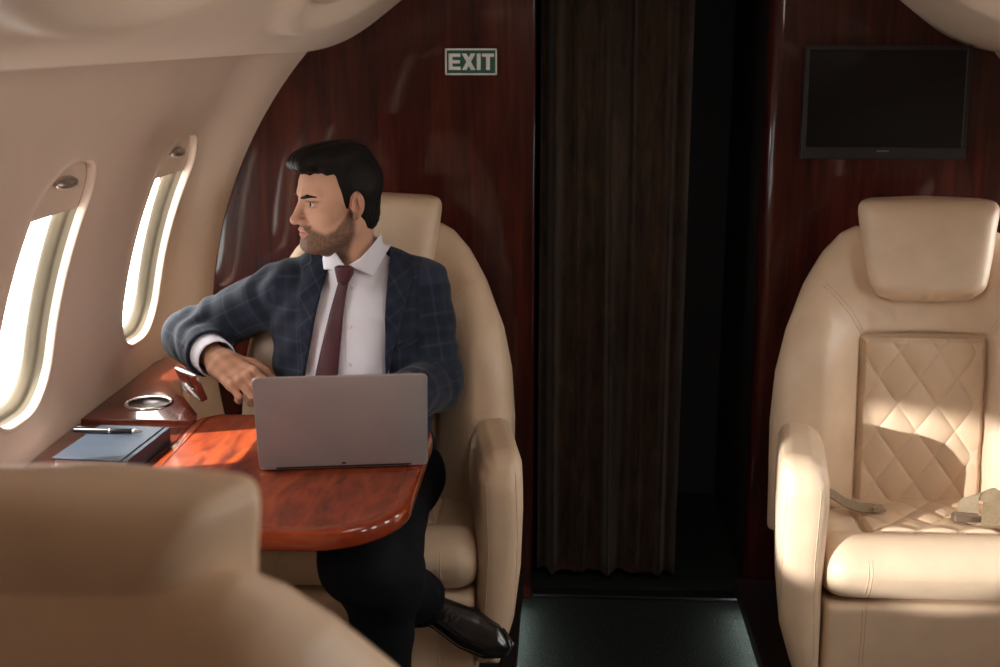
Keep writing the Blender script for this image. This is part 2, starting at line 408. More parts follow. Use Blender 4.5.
def window(k, side, cyw, idx, drop, portal=True):
    w = bpy.data.objects.new(f'window_{idx}', None); COL.objects.link(w); w['kind'] = 'structure'; w.location = (XC+side*1.2, cyw, 1.1)
    loc = np.array(w.location)
    rings = [(.005, -.0105), (.009, -.022), (.011, -.026), (.0165, -.028), (.018, -.034), (.022, -.038), (.024, -.050)]
    V = np.concatenate([wallpt(side, WPH+r[:, 1]/RB, cyw+r[:, 0], off) for r, off in [(rr_ring(WHW-i, WHH-i, WR-i), o) for i, o in rings]])-loc
    n = len(rings); i = np.arange(NP); Fq = np.concatenate([np.stack((k_*NP+i, k_*NP+(i+1) % NP, (k_+1)*NP+(i+1) % NP, (k_+1)*NP+i), 1) for k_ in range(n-1)])
    mesh_obj('window_frame', V, Fq, M['frame'], w)
    r = rr_ring(WHW-.022, WHH-.022, WR-.022); V = np.concatenate((wallpt(side, WPH+r[:, 1]/RB, cyw+r[:, 0], -.047), wallpt(side, np.array([WPH]), np.array([cyw]), -.047)))-loc
    mesh_obj('pane', V, [(a, (a+1) % NP, NP) for a in range(NP)], M['glass'], w)
    # pull-down shade, lowered a little where seen, with a metal pull
    top, bot = WHH-.0065, WHH-drop
    ys = np.linspace(-WHW+.0065, WHW-.0065, 25); ssn = np.linspace(bot, top, 14); YY, SS = np.meshgrid(ys, ssn)
    rc = WR-.0065; hw = WHW-.0065
    lim = np.where(SS > top-rc, hw-rc+np.sqrt(np.maximum(rc**2-(SS-top+rc)**2, 0)), hw); YY = YY/hw*lim+SHEAR*SS
    A = wallpt(side, WPH+SS/RB, cyw+YY, -.013); B = wallpt(side, WPH+SS/RB, cyw+YY, -.020)
    Va, Fa = gridmesh(A); Vb, Fb = gridmesh(B); nb = len(Va); na, nc = A.shape[:2]
    Fl = [tuple(q) for q in Fa]+[tuple(q+nb)[::-1] for q in Fb]
    per = [c for c in range(nc)]+[r_*nc+nc-1 for r_ in range(1, na)]+[(na-1)*nc+c for c in range(nc-2, -1, -1)]+[r_*nc for r_ in range(na-2, 0, -1)]
    for a in range(len(per)): p, q = per[a], per[(a+1) % len(per)]; Fl.append((p, q, q+nb, p+nb))
    sh = mesh_obj('shade', np.concatenate((Va, Vb))-loc, Fl, M['shade'], w)
    hp = wallpt(side, np.array([WPH+(WHH-.045)/RB]), np.array([cyw+.012]), -.004)[0]-loc
    hb = wallpt(side, np.array([WPH+(WHH-.045)/RB]), np.array([cyw+.012]), -.016)[0]-loc
    nrm = (hp-hb)/np.linalg.norm(hp-hb)
    V_, Q_ = nets(lambda X, Y, Z: smin(smax(ell(X, Y, Z, (0, 0, 0), (.014, .046, .0125)), -ell(X, Y, Z, (.017, 0, .012), (.014, .038, .008)), .004), rbox(X, Y, Z, (-.010, -.038, -.007), (0, .038, .007), .003), .004), (-.02, -.052, -.016), (.025, .052, .016), .0022)
    ax = np.stack((nrm, np.array((0, 1.0, 0)), np.cross(nrm, (0, 1.0, 0))*(1 if side < 0 else -1)), 0)
    if ax[2][2] < 0: ax[2] *= -1
    mesh_obj('shade_handle', V_@ax+hp, Q_, M['bronze'], sh)
    if not portal: return
    # light portal so that the sky outside is sampled through the opening
    a = bpy.data.lights.new('window_portal', 'AREA'); a.shape = 'RECTANGLE'; a.size = .24; a.size_y = .48; a.cycles.is_portal = True
    ao = bpy.data.objects.new('window_portal', a); COL.objects.link(ao)
    c = wallpt(side, np.array([WPH]), np.array([cyw]), -.09)[0]; inn = np.array((XC-side*0-c[0], 0, (ZC-c[2]))); inn /= np.linalg.norm(inn)
    zax = -inn; yax = np.array((-inn[2]*1.0, 0, inn[0])); yax *= np.sign(yax[2]); xax = np.cross(yax, zax)
    ao.matrix_world = Matrix(((xax[0], yax[0], zax[0], c[0]), (xax[1], yax[1], zax[1], c[1]), (xax[2], yax[2], zax[2], c[2]), (0, 0, 0, 1)))
for k, yw in enumerate(WINY):  # unseen rear shades lowered further, to shape the beam and darken the aft
    window(k, -1, yw+OFFY[k], k+1, (.112, .118, .118, .396, .50)[min(k, 4)], k < 4)
    window(k, 1, yw+OFFY[k], k+8, .11 if k < 4 else .50, k < 4)

# ceiling valences with raised reading-light ovals, and the ceiling between them
vprof = [(1.04, SEAMZ-.004), (.98, SEAMZ-.002), (.925, SEAMZ), (.90, 1.536), (.87, 1.541), (.84, 1.547), (.81, 1.556), (.78, 1.568), (.75, 1.584), (.72, 1.603), (.69, 1.625), (.66, 1.648), (.62, 1.679), (.57, 1.713), (.52, 1.745), (.46, 1.772), (.40, 1.79), (.33, 1.80)]
vp = np.array(vprof); vs_ = np.concatenate(([0], np.cumsum(np.linalg.norm(np.diff(vp, axis=0), axis=1))))
def valence(side, name):
    st = np.linspace(0, vs_[-1], 110); ys = np.linspace(-1.46, 3.215, 420)
    px = np.interp(st, vs_, vp[:, 0]); pz = np.interp(st, vs_, vp[:, 1])
    for _ in range(3):
        px[3:-1] = (px[2:-2]+px[3:-1]*2+px[4:])/4; pz[3:-1] = (pz[2:-2]+pz[3:-1]*2+pz[4:])/4
    tx, tz = np.gradient(px), np.gradient(pz); L = np.hypot(tx, tz); nx, nz = tz/L, -tx/L     # room side
    s = np.where(nz[40] > 0, -1, 1); nx, nz = nx*s, nz*s
    D = np.zeros((len(ys), len(st)))
    for cyv in (2.36, 1.30, .24, -.82):
        q = np.sqrt(((ys[:, None]-cyv)/.36)**2+((st[None, :]-.50)/.17)**2)
        D += .022*ss(1.22, 1.0, q)-.022*ss(.95, .74, q)-.014*np.exp(-((q-.70)/.05)**2)
    # a wide shoulder beyond the seam: the wall lining runs a little wider than the end panel
    extra = (RB-1.155)*.95*(1-ss(2.99, 3.21, ys))[:, None]*ss(.30, 0, st)[None, :]
    Xv = XC+side*(px[None, :]+extra+D*nx[None, :]); Zv = pz[None, :]+D*nz[None, :]-.009*(3.2-ys)[:, None]
    A = np.stack((Xv, np.broadcast_to(ys[:, None], Xv.shape), Zv), -1)
    V, Fq = gridmesh(A); return struct(mesh_obj(name, V, Fq, M['valence']))
valence(-1, 'trim_1'); valence(1, 'trim_2')
struct(bm_obj('ceiling', box_bm((XC-.36, -1.46, 1.795), (XC+.36, 3.2, 1.82)), M['valence']))
struct(bm_obj('wall_back', box_bm((XC-1.3, -1.52, -.1), (XC+1.3, -1.465, 1.9)), M['wall']))
struct(bm_obj('floor', box_bm((XC-1.3, -1.5, -.06), (XC+1.3, 4.6, 0)), M['carpet']))
# bulkhead panels of glossy mahogany either side of the doorway
DL, DR = P(534, 300, BULK)[0], P(759, 300, BULK)[0]
def bulkhead(x0, x1, door_left, name):
    r = .03
    if door_left: poly = rrect(x0, BULK, x1, BULK+.07, (.0005, .0005, r, .0005), 8)
    else: poly = rrect(x0, BULK, x1, BULK+.07, (.0005, .0005, .0005, .006), 8)
    return struct(bm_obj(name, prism_bm(poly, -.02, 1.9), M['mahogany'], autos=40))
bulkhead(XC-1.3, DL, False, 'wall_front_left'); bulkhead(DR, XC+1.3, True, 'wall_front_right')
# passage beyond the doorway
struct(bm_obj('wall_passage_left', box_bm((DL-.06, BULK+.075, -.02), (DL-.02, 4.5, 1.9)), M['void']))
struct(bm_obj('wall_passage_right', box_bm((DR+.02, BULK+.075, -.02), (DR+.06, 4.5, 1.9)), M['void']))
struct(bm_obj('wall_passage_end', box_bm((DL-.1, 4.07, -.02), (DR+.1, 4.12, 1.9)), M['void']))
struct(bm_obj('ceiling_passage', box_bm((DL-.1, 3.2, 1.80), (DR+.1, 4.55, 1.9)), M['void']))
struct(bm_obj('trim_3', box_bm((DL, BULK+.0, 0), (DR, BULK+.05, .012), .004), M['black']))
# raised side floors under the seats, with a lip over the aisle light strips
AL, AR = -.103, .506
for nm, x0, x1 in (('trim_4', XC-1.25, AL), ('trim_5', AR, XC+1.25)):
    lip = (AL-.03, AL) if nm == 'trim_4' else (AR, AR+.03)
    bm = box_bm((x0 if nm == 'trim_4' else AR+.03, -1.45, 0), (AL-.03 if nm == 'trim_4' else x1, 3.198, .075), .004)
    box_bm((lip[0]-.002, -1.45, .050), (lip[1]+.002, 3.198, .076), .003, bm=bm)
    fx = AL if nm == 'trim_4' else AR; box_bm((fx-.003, -1.45, .0385), (fx+.003, 3.198, .060), .001, bm=bm)
    struct(bm_obj(nm, bm, M['dark']))
led = emit('aisle_light', (.93, .97, .94), 22.0)
for x0, x1, which in ((AL-.026, AL-.014, 'left'), (AR+.014, AR+.026, 'right')):
    t = thing('aisle_light_strip', f'slim glowing light strip along the {which} edge of the dark aisle carpet', 'light strip', ((x0+x1)/2, 1, .045), 'aisle floor light strips')
    bm_obj('lens', box_bm((x0-(x0+x1)/2, -2.4, -.006), (x1-(x0+x1)/2, 2.12, .002)), led, t)
    bm_obj('housing', box_bm((x0-(x0+x1)/2-.002, -2.4, .002), (x1-(x0+x1)/2+.002, 2.17, .006)), M['black'], t)

# curtain drawn over the left of the doorway
def curtain():
    x0, x1 = DL+.012, P(686, 300, 3.26)[0]
    n = 420; u = np.linspace(0, 1, n); x = x0+(x1-x0)*u
    fold = lambda z: .030*np.sin(u*2*np.pi*5.5+.9*np.sin(u*7)+.25*z)*(.55+.45*np.sin(u*13+1))+.004*np.sin(u*2*np.pi*13+2+.3*z)
    zs = np.linspace(.03, 1.79, 40); A = []; B = []
    for z in zs:
        sp_ = 1+.02*np.sin(z*3); yy = 3.325+fold(z)*(.8+.25*(1.8-z)/1.8)
        A.append(np.stack((x+.006*np.sin(u*30+z*2)*np.sin(np.pi*u), yy, np.full(n, z)), 1)); B.append(A[-1]+np.array((0, .006, 0)))
    A, B = np.array(A), np.array(B); Va, Fa = gridmesh(A); Vb, Fb = gridmesh(B); k = len(Va); na, nc = A.shape[:2]
    Fl = [tuple(q) for q in Fa]+[tuple(q+k)[::-1] for q in Fb]
    per = [c for c in range(nc)]+[r*nc+nc-1 for r in range(1, na)]+[(na-1)*nc+c for c in range(nc-2, -1, -1)]+[r*nc for r in range(na-2, 0, -1)]
    for a in range(len(per)): p, q = per[a], per[(a+1) % len(per)]; Fl.append((p, q, q+k, p+k))
    o = (float((x0+x1)/2), 3.325, 1.79)
    t = thing('curtain', 'dark brown velvet curtain hanging in folds across the cabin doorway', 'curtain', o)
    mesh_obj('cloth', np.concatenate((Va, Vb))-np.array(o), Fl, M['curtain'], t)
    V, Fc = tube([(DL+.0-o[0], 0, .002), (DR-o[0], 0, .002)], .008, 10); mesh_obj('rail', V, Fc, M['black'], t)
curtain()
# EXIT sign
def exit_sign():
    a = P(445, 48.5, BULK-.004); b = P(497, 75, BULK-.004); c = (a+b)/2; w, h = b[0]-a[0], a[2]-b[2]
    t = thing('exit_sign', 'small green EXIT sign with white letters on the red wood panel', 'sign', tuple(c))
    bm_obj('plate', box_bm((-w/2, -.001, -h/2), (w/2, .0035, h/2), .0006), M['green'], t)
    bm = bmesh.new(); e = .0042; y0, y1 = -.0022, -.0008
    for lo, hi in (((-w/2, y0, h/2-e), (w/2, y1, h/2)), ((-w/2, y0, -h/2), (w/2, y1, -h/2+e)), ((-w/2, y0, -h/2), (-w/2+e, y1, h/2)), ((w/2-e, y0, -h/2), (w/2, y1, h/2))): box_bm(lo, hi, bm=bm)
    bm_obj('border', bm, M['white'], t)
    H = h*.62; s = H/.7; T = .0098
    def glyph(ch, x0, x1):
        polys = []; zb, zt = -H/2, H/2
        if ch == 'E': polys = [[(x0, zb), (x0+T, zb), (x0+T, zt), (x0, zt)]]+[[(x0+T, z), (x1-dx, z), (x1-dx, z+T*.85), (x0+T, z+T*.85)] for z, dx in ((zb, 0), (-T*.42, .002), (zt-T*.85, .0005))]
        if ch == 'I': polys = [[(x0, zb), (x0+T, zb), (x0+T, zt), (x0, zt)]]
        if ch == 'T': xm = (x0+x1)/2; polys = [[(x0, zt-T*.85), (x1, zt-T*.85), (x1, zt), (x0, zt)], [(xm-T/2, zb), (xm+T/2, zb), (xm+T/2, zt-T*.85), (xm-T/2, zt-T*.85)]]
        if ch == 'X': q = T*1.22; polys = [[(x0, zb), (x0+q, zb), (x1, zt), (x1-q, zt)], [(x1-q, zb), (x1, zb), (x0+q, zt), (x0, zt)]]
        for p in polys:
            bm2 = prism_bm(p, -.0026 if p is not polys[-1] else -.0028, -.0008, axis='y'); me = bpy.data.meshes.new('t'); bm2.to_mesh(me); bm2.free(); bmL.from_mesh(me); bpy.data.meshes.remove(me)
    fr = lambda a: -w/2+w*a
    for ch, a0, a1 in (('E', .07, .30), ('X', .325, .585), ('I', .613, .70), ('T', .71, .945)):
        bmL = bmesh.new(); glyph(ch, fr(a0), fr(a1)); bm_obj('letter', bmL, M['white'], t)
exit_sign()

# television
def television():
    a = P(803.5, 103, BULK-.07); b = P(969, 103, BULK-.07); c = (a+b)/2; w = b[0]-a[0]; h = P(886, 46, BULK-.09)[2]-P(886, 159, BULK-.05)[2]
    t = thing('television', 'flat black television mounted on the wood panel above the right seat', 'television', (c[0], BULK-.066, c[2])); t.rotation_euler = (R_(-3), 0, 0)
    bm_obj('casing', box_bm((-w/2, 0, -h/2), (w/2, .034, h/2), .004), M['black'], t)
    bm = bmesh.new(); e = .011; lo = .030
    for l_, h_ in (((-w/2, -.005, h/2-e), (w/2, .001, h/2)), ((-w/2, -.005, -h/2), (w/2, .001, -h/2+lo)), ((-w/2, -.005, -h/2+lo), (-w/2+e, .001, h/2-e)), ((w/2-e, -.005, -h/2+lo), (w/2, .001, h/2-e))): box_bm(l_, h_, .001, 1, bm=bm)
    bm_obj('bezel', bm, M['black'], t)
    bm_obj('screen', box_bm((-w/2+e, -.0015, -h/2+lo), (w/2-e, .0005, h/2-e)), M['screen'], t)
    bm_obj('badge', box_bm((-.016, -.0062, -h/2+.019), (.014, -.005, -h/2+.023)), plain('badge_grey', (.12, .12, .12), .4), t)
    bm_obj('wall_mount', box_bm((-.12, .033, -.08), (.12, .0545, .08), .003), M['black'], t)
television()

# ================================================================== SEATS
BO = [(.373, .40), (.375, .67), (.366, .79), (.344, .89), (.307, .99), (.263, 1.07), (.219, 1.117), (.175, 1.137), (.09, 1.142)]
BOUT = BO+[(-x, z) for x, z in BO[::-1]]
def ylean(Z): return .37+.115*(Z-.48)+.03*ss(.8, 1.2, Z)
def f_back(X, Y, Z):
    ax = np.abs(X); d2 = poly2(X*(1+.9*np.maximum(Y-ylean(Z)+.03, 0)), Z, BOUT)
    wing = ss(.13, .27, ax)*ss(1.16, .80, Z)
    dish = .012*ss(.0, .16, ax)*ss(1.0, .85, Z)
    yf = ylean(Z)+.006-.105*wing-dish; yb = ylean(Z)+.150-.05*ss(.15, .38, ax)-.045*ss(.9, 1.15, Z)
    d = smax(smax(d2+.004, (yf-Y)*.93, .075), (Y-yb)*.95, .09)
    # seat for the quilted panel: a narrow valley round its edge
    pr = np.abs(rbox(X, np.zeros_like(Z), Z, (-.152, -1, .40), (.152, 1, .868), .012))
    d = d+.026*np.exp(-(pr/.0075)**2)*(Y < ylean(Z)+.06)
    # soft creases under the headrest
    d = d+.0018*np.sin(X*95+3*np.sin(Z*40))*np.exp(-((Z-.915)/.022)**2)*(ax > .06)*(ax < .24)
    return d
HH = [(.08, .952), (.105, .957), (.124, .970), (.137, .990), (.145, 1.02), (.152, 1.06), (.160, 1.12), (.166, 1.16), (.166, 1.178), (.158, 1.19), (.145, 1.194), (.0, 1.199)]
HO = HH+[(-x, z) for x, z in HH[-2::-1]]
def f_head(X, Y, Z):
    yl = ylean(Z); d2 = poly2(X*(1+4.0*np.maximum(Y-yl+.0, 0)), Z, HO)
    yf = yl-.052-.014*(1-(X/.17)**2)+.02*ss(1.0, .955, Z); yb = yl+.035+.050*ss(1.075, 1.10, Z)-.01*(X/.17)**2
    d = smax(smax(d2, (yf-Y), .05), Y-yb, .06)
    d = d+.0012*np.sin(X*130+np.sin(X*50)*2)*np.exp(-((Z-.968)/.016)**2)
    return d
ARM = [(.292, .165), (.298, .40), (.292, .60), (.296, .66), (.315, .697), (.345, .716), (.40, .722), (.422, .715), (.434, .69), (.436, .58), (.430, .44), (.412, .31), (.385, .21), (.368, .165)]
def f_arm(s):
    pts = [(s*(.288+(x-.292)*.86), .155+(z-.165)*.968+.02*(z < .3)) for x, z in ARM]
    def f(X, Y, Z):
        d2 = poly2(X+s*.16*np.maximum(Y-.02, 0), Z, pts)
        return smax(smax(d2+.004, (-.012+.06*(.72-Z)*.35+.035*ss(.60, .73, Z)-Y), .05), Y-.30, .03)
    return f
def f_cush(X, Y, Z):
    top = .462+.030*np.exp(-((Y-.075)/.065)**2)+.02*ss(.17, .28, np.abs(X))*ss(.12, .2, Y)
    d = smax(smax(np.abs(X)-.292, np.maximum(-Y+.02*ss(.44, .36, Z)-.004, Y-.47), .05), smax(Z-top, .352-Z, .03), .055)
    pr = np.abs(rbox(X, Y, np.zeros_like(Y), (-.172, .135, -1), (.172, .60, 1), .01))
    return d+.010*np.exp(-(pr/.006)**2)*(Z > .43)
def f_base(X, Y, Z):
    return rbox(X, Y, Z, (-.285, .022, .076), (.285, .50, .349), .018)
def quilt(U, V, a, b, amp):
    p = np.abs(np.sin(np.pi*(U/a+V/b)))*np.abs(np.sin(np.pi*(U/a-V/b)))
    return amp*np.power(p, .34)
def quilt_panel(name, parent, kind):
    if kind == 'back':
        u = np.linspace(-.149, .149, 150); v = np.linspace(.44, .864, 210)
    else:
        u = np.linspace(-.169, .169, 160); v = np.linspace(.138, .45, 150)
    U, V = np.meshgrid(u, v); eu = np.minimum(U-u[0], u[-1]-U); ev = np.minimum(V-v[0], v[-1]-V); ed = np.minimum(eu, ev)
    h = quilt(U+.012, V, .094, .128 if kind == 'back' else .104, .0105)-.010*(1-ss(0, .010, ed))
    if kind == 'back': A = np.stack((U, ylean(V)+.002-.012*ss(0, .16, np.abs(U))*0-h-.006*(1-(U/.15)**2), V), -1)
    else: A = np.stack((U, V, .4625+.012*ss(.22, .13, V)+h-.012*(U/.17)**2*0), -1)
    Va, Fq = gridmesh(A)
    if kind == 'back': Fq = Fq
    return mesh_obj(name, Va, Fq, M['leather_panel'], parent)
def seam(parent, f, pts, y0, y1, r=.0013, n=40, rev=False):
    pts = np.array(pts, float); s = np.concatenate(([0], np.cumsum(np.linalg.norm(np.diff(pts, axis=0), axis=1)))); t = np.linspace(0, s[-1], n)
    x = np.interp(t, s, pts[:, 0]); z = np.interp(t, s, pts[:, 1]); y = front_y(f, x, z, y0, y1, 500, rev)
    V, Fc = tube(np.stack((x, y, z), 1), r, 6); return mesh_obj('stitching', V, Fc, M['thread'], parent)
def make_seat():
    root = thing('cabin_seat', 'x', 'seat', (0, 0, 0))
    H = .005
    V, Q = nets(f_back, (-.39, .2, .38), (.39, .68, 1.17), H); bk = mesh_obj('backrest', V, Q, M['leather'], root)
    V, Q = nets(f_head, (-.185, .28, .94), (.185, .72, 1.23), .0045); hd = mesh_obj('headrest', V, Q, M['leather'], root)
    quilt_panel('quilted_back_panel', root, 'back')
    V, Q = nets(f_cush, (-.31, -.02, .34), (.31, .49, .52), H); cu = mesh_obj('seat_cushion', V, Q, M['leather'], root)
    quilt_panel('quilted_seat_panel', root, 'seat')
    V, Q = nets(f_base, (-.30, .01, .06), (.30, .52, .36), .007); ba = mesh_obj('seat_base', V, Q, M['leather'], root)
    for s in (-1, 1):
        f = f_arm(s); V, Q = nets(f, (min(s*.22, s*.45), -.03, .15), (max(s*.22, s*.45), .33, .74), H)
        ar = mesh_obj('armrest', V, Q, M['leather'], root)
        seam(ar, f, [(s*.308, .22), (s*.322, .45), (s*.318, .63)], -.1, .3)
        seam(ar, f, [(s*.386, .33), (s*.393, .50), (s*.388, .65)], -.1, .3)
        seam(bk, f_back, [(s*.150, .885), (s*.178, .93), (s*.215, .972), (s*.245, 1.0)], .1, .7); seam(bk, f_back, [(s*.158, .880), (s*.186, .925), (s*.223, .967), (s*.253, .995)], .1, .7)
        for dx in (0, .008):
            seam(cu, f_cush, [(s*(.196+dx), .36), (s*(.196+dx), .46)], -.1, .2); seam(ba, f_base, [(s*(.196+dx), .09), (s*(.196+dx), .345)], -.1, .2)
    return root
def children(o): return [c for c in bpy.data.objects if c.parent == o]
def copy_tree(o, parent=None):
    kids = children(o); c = o.copy(); COL.objects.link(c); c.parent = parent
    for k in kids: copy_tree(k, c)
    return c
SEATY = 2.46
seat = make_seat(); seat.location = (.880, SEATY, 0)
seat['label'] = 'empty beige leather armchair under the television, quilted panel partly sunlit'
seat['group'] = 'beige leather cabin armchairs'
s2 = copy_tree(seat); s2.location = (-.448, SEATY, 0); s2.scale = (.91, 1, 1)
s2['label'] = 'beige leather armchair in which the man in the suit sits'
s3 = copy_tree(seat); s3.location = (-.425, 1.48, 0); s3.rotation_euler = (0, 0, math.pi); s3.scale = (.92, 1, .985)
s3['label'] = 'blurred beige armchair in the foreground, seen from behind at lower left'
for o, y in ((seat, 0), (s2, 0), (s3, 0)):
    pass
# seat belts on the empty seat
def strap(name, pts, w, parent, wdir=(0, 1, 0), th=.0018):
    pts = np.array(pts, float); t = np.linspace(0, 1, 30); k = np.linspace(0, 1, len(pts))
    # smooth curve by Catmull-like cubic through numpy polynomials
    C = np.stack([np.interp(t, k, pts[:, i]) for i in range(3)], 1)
    for _ in range(4): C[1:-1] = (C[:-2]+2*C[1:-1]+C[2:])/4
    wd = np.array(wdir, float); wd = np.stack([np.interp(t, np.linspace(0, 1, len(wd)), wd[:, i]) for i in range(3)], 1) if wd.ndim == 2 else np.tile(wd, (30, 1))
    tg = np.gradient(C, axis=0); nn = np.cross(tg, wd); nn /= np.linalg.norm(nn, axis=1)[:, None]+1e-9
    V = []; Fc = []
    for i in range(30):
        for sgn, off in ((-1, th), (1, th), (1, -th), (-1, -th)): V.append(C[i]+wd[i]*w/2*sgn+nn[i]*off)
    for i in range(29):
        for k_ in range(4): Fc.append((i*4+k_, i*4+(k_+1) % 4, (i+1)*4+(k_+1) % 4, (i+1)*4+k_))
    Fc += [(0, 1, 2, 3), (119, 118, 117, 116)]
    o = mesh_obj(name, V, Fc, M['web'], parent, smooth=True); o.data.set_sharp_from_angle(angle=R_(50)); return o
b1 = strap('seat_belt', [(-.275, .22, .545), (-.24, .235, .53), (-.205, .25, .502), (-.17, .262, .486), (-.125, .27, .480)], .030, seat, (.15, .75, .45))
bm = box_bm((-.135, .252, .478), (-.105, .290, .485), .002); bm_obj('buckle_tongue', bm, M['steel'], b1)
b2 = strap('seat_belt', [(.27, .21, .55), (.22, .20, .545), (.165, .20, .52), (.115, .215, .545), (.075, .225, .535), (.07, .215, .497)], .045, seat, [(.1, .6, .8), (.1, .7, .6), (.3, .9, .2), (.5, -.1, .8), (.8, -.3, .3), (1, -.25, 0)])
bm = box_bm((.035, .196, .478), (.10, .222, .496), .004); bm_obj('buckle', bm, M['bronze'], b2)
strap('belt_pad', [(.10, .20, .50), (.14, .165, .515), (.20, .15, .51), (.27, .16, .50)], .075, seat, [(.3, .8, .5), (.2, .8, .5), (.1, .8, .5), (0, .8, .5)], .004)

# ================================================================== CONSOLE, TABLE AND WHAT STANDS ON THEM
TZ = .752
def wx(Y, z=.76): return XC-math.sqrt(Rw(Y)**2-(z-ZC)**2)
cons = thing('side_console', 'glossy red wood side ledge along the wall under the windows', 'console', (-.95, 2.3, 0))
def rel(poly, o): return [(a-o[0], b-o[1]) for a, b in poly]
co = (-.95, 2.3)
low = [(wx(1.0)+.001, 1.66), (-.80, 1.66), (-.80, 2.475), (wx(2.4)+.001, 2.475)]
bm_obj('ledge', prism_bm(rel(low, co), TZ-.035, TZ, .004), M['console'], cons, autos=40)
hi_ = [(wx(2.4)+.001, 2.466), (-.808, 2.466), (-.801, 2.472), (-.800, 2.485), (-.808, 2.52), (-.885, 2.66), (-.93, 2.80), (-.955, 2.93), (-.965, 3.19), (wx(3.19)+.001, 3.19), (wx(3.1)+.001, 3.1), (wx(2.95)+.001, 2.95)]
bm_obj('raised_top', prism_bm(rel(hi_, co), TZ-.03, TZ+.006, .003), M['console'], cons, autos=40)
bm_obj('side_panel', prism_bm(rel([(-.95, 1.68), (-.87, 1.68), (-.88, 2.44), (-.935, 2.66), (-.948, 2.9), (-.95, 2.9)], co), .30, TZ-.034, .0), M['leather'], cons, autos=40)
ch = PZ(149, 403.5, TZ+.006)
V, Fc = lathe([(.043, -.002), (.046, .001), (.050, .003), (.053, .003), (.055, .001), (.055, -.003)], 56, (ch[0]-co[0], ch[1]-co[1], TZ+.0075)); cupr = mesh_obj('cup_holder', V, Fc, M['steel'], cons)
V, Fc = lathe([(.0445, .0075), (.0445, .0068), (.001, .0066)], 56, (ch[0]-co[0], ch[1]-co[1], TZ)); mesh_obj('cup_well', V, Fc, M['cup'], cupr)
# open leaf lid at the back of the console
bm = box_bm((-.055, -.008, -.02), (.055, .008, .045), .004)
bmesh.ops.rotate(bm, verts=bm.verts, cent=(0, 0, 0), matrix=Matrix.Rotation(R_(-52), 3, 'Z') @ Matrix.Rotation(R_(20), 3, 'X'))
lp = PZ(193, 388, TZ+.05); bmesh.ops.translate(bm, verts=bm.verts, vec=(lp[0]-co[0], lp[1]-co[1], TZ+.05))
bm_obj('leaf_lid', bm, M['console'], cons, autos=40)

TX0, TX1, TY0, TY1 = -.798, -.268, 1.872, 2.54
tb = thing('pull_out_table', 'glossy orange red wood table with rounded corners under the laptop', 'table', ((TX0+TX1)/2, 2.2, 0))
to = ((TX0+TX1)/2, 2.2); rad = (.15, .05, .05, .17)
outl = rrect(TX0, TY0, TX1, TY1, rad, 14); e = .028
inn = rrect(TX0+.001, TY0+e, TX1-e, TY1-e*.5, (.13, .045, .045, .145), 14)
bm_obj('tabletop', prism_bm(rel(inn, to), TZ-.030, TZ, 0), M['burl'], tb, autos=40)
bm = bmesh.new(); n = len(outl)
prof = [(0, TZ-.032, 0), (.0, TZ-.034, .004), (0, TZ-.034, .010)]
rings = []
def inset(pl, d):
    out = []
    c = np.array(pl); nx_ = np.roll(c, -1, 0)-np.roll(c, 1, 0); nx_ /= np.linalg.norm(nx_, axis=1)[:, None]
    return c+np.stack((-nx_[:, 1], nx_[:, 0]), 1)*d
loops = [[(p[0], p[1], TZ-.032) for p in inn]]
for d, z in ((.010, TZ-.034), (.004, TZ-.033), (.001, TZ-.029), (0, TZ-.022), (0, TZ-.010), (.0015, TZ-.004), (.005, TZ+.0), (.010, TZ+.0015), (.018, TZ+.0015)):
    loops.append([(p[0], p[1], z) for p in inset(outl, d)])
loops.append([(p[0], p[1], TZ+.0008) for p in inn]); loops.append([(p[0], p[1], TZ-.002) for p in inn])
vl = [[bm.verts.new((p[0]-to[0], p[1]-to[1], p[2])) for p in lp_] for lp_ in loops]
for a in range(len(vl)-1):
    for i in range(n): bm.faces.new((vl[a][i], vl[a][(i+1) % n], vl[a+1][(i+1) % n], vl[a+1][i]))
bm_obj('table_edge', bm, M['burl_edge'], tb, autos=50)
bm_obj('support_arm', box_bm((-.30, -.06, TZ-.062), (.1, .06, TZ-.035), .005), M['dark'], tb)

# laptop, back of the lid to the camera
def laptop():
    hl = PZ(260, 467, TZ+.010); hr = PZ(427, 461.5, TZ+.010); c = (hl+hr)/2; d = hr-hl; W = np.linalg.norm(d); ang = math.atan2(d[1], d[0])
    t = thing('laptop', 'open silver laptop on the table, back of its lid facing the camera', 'laptop', (c[0], c[1], TZ+.0012)); t.rotation_euler = (0, 0, ang)
    bs = bm_obj('base', prism_bm(rrect(-W/2, 0, W/2, .228, .010, 6), .002, .0125, .002), M['alu'], t, autos=40)
    for x in (-.13, .13):
        for y in (.02, .2): bm_obj('rubber_foot', box_bm((x-.01, y-.005, -.0005), (x+.01, y+.005, .003)), M['black'], bs)
    bm_obj('keyboard', prism_bm(rrect(-W/2+.03, .03, W/2-.03, .125, .003, 3), .0122, .0129), M['black'], t)
    bm_obj('touchpad', prism_bm(rrect(-.055, .138, .055, .215, .004, 3), .0122, .0127), M['alu'], t)
    bm_obj('hinge', prism_bm(rrect(-W/2+.03, -.001, W/2-.03, .006, .003, 3), .004, .0115), M['black'], t)
    L = .201; bm = prism_bm(rrect(-W/2-.001, -.004, W/2+.001, L, (.011, .011, .004, .004), 8), -.0028, .0028, .0012)
    lid = bm_obj('lid', bm, M['alu'], t, autos=40); lid.location = (0, -.001, .012); lid.rotation_euler = (R_(90+17), 0, 0)
    bm_obj('screen', box_bm((-W/2+.008, .014, -.0034), (W/2-.008, L-.008, -.0026)), M['screen'], lid)
    bm_obj('camera_slot', box_bm((-.004, .0, .0026), (.004, .004, .003)), M['black'], lid)
laptop()
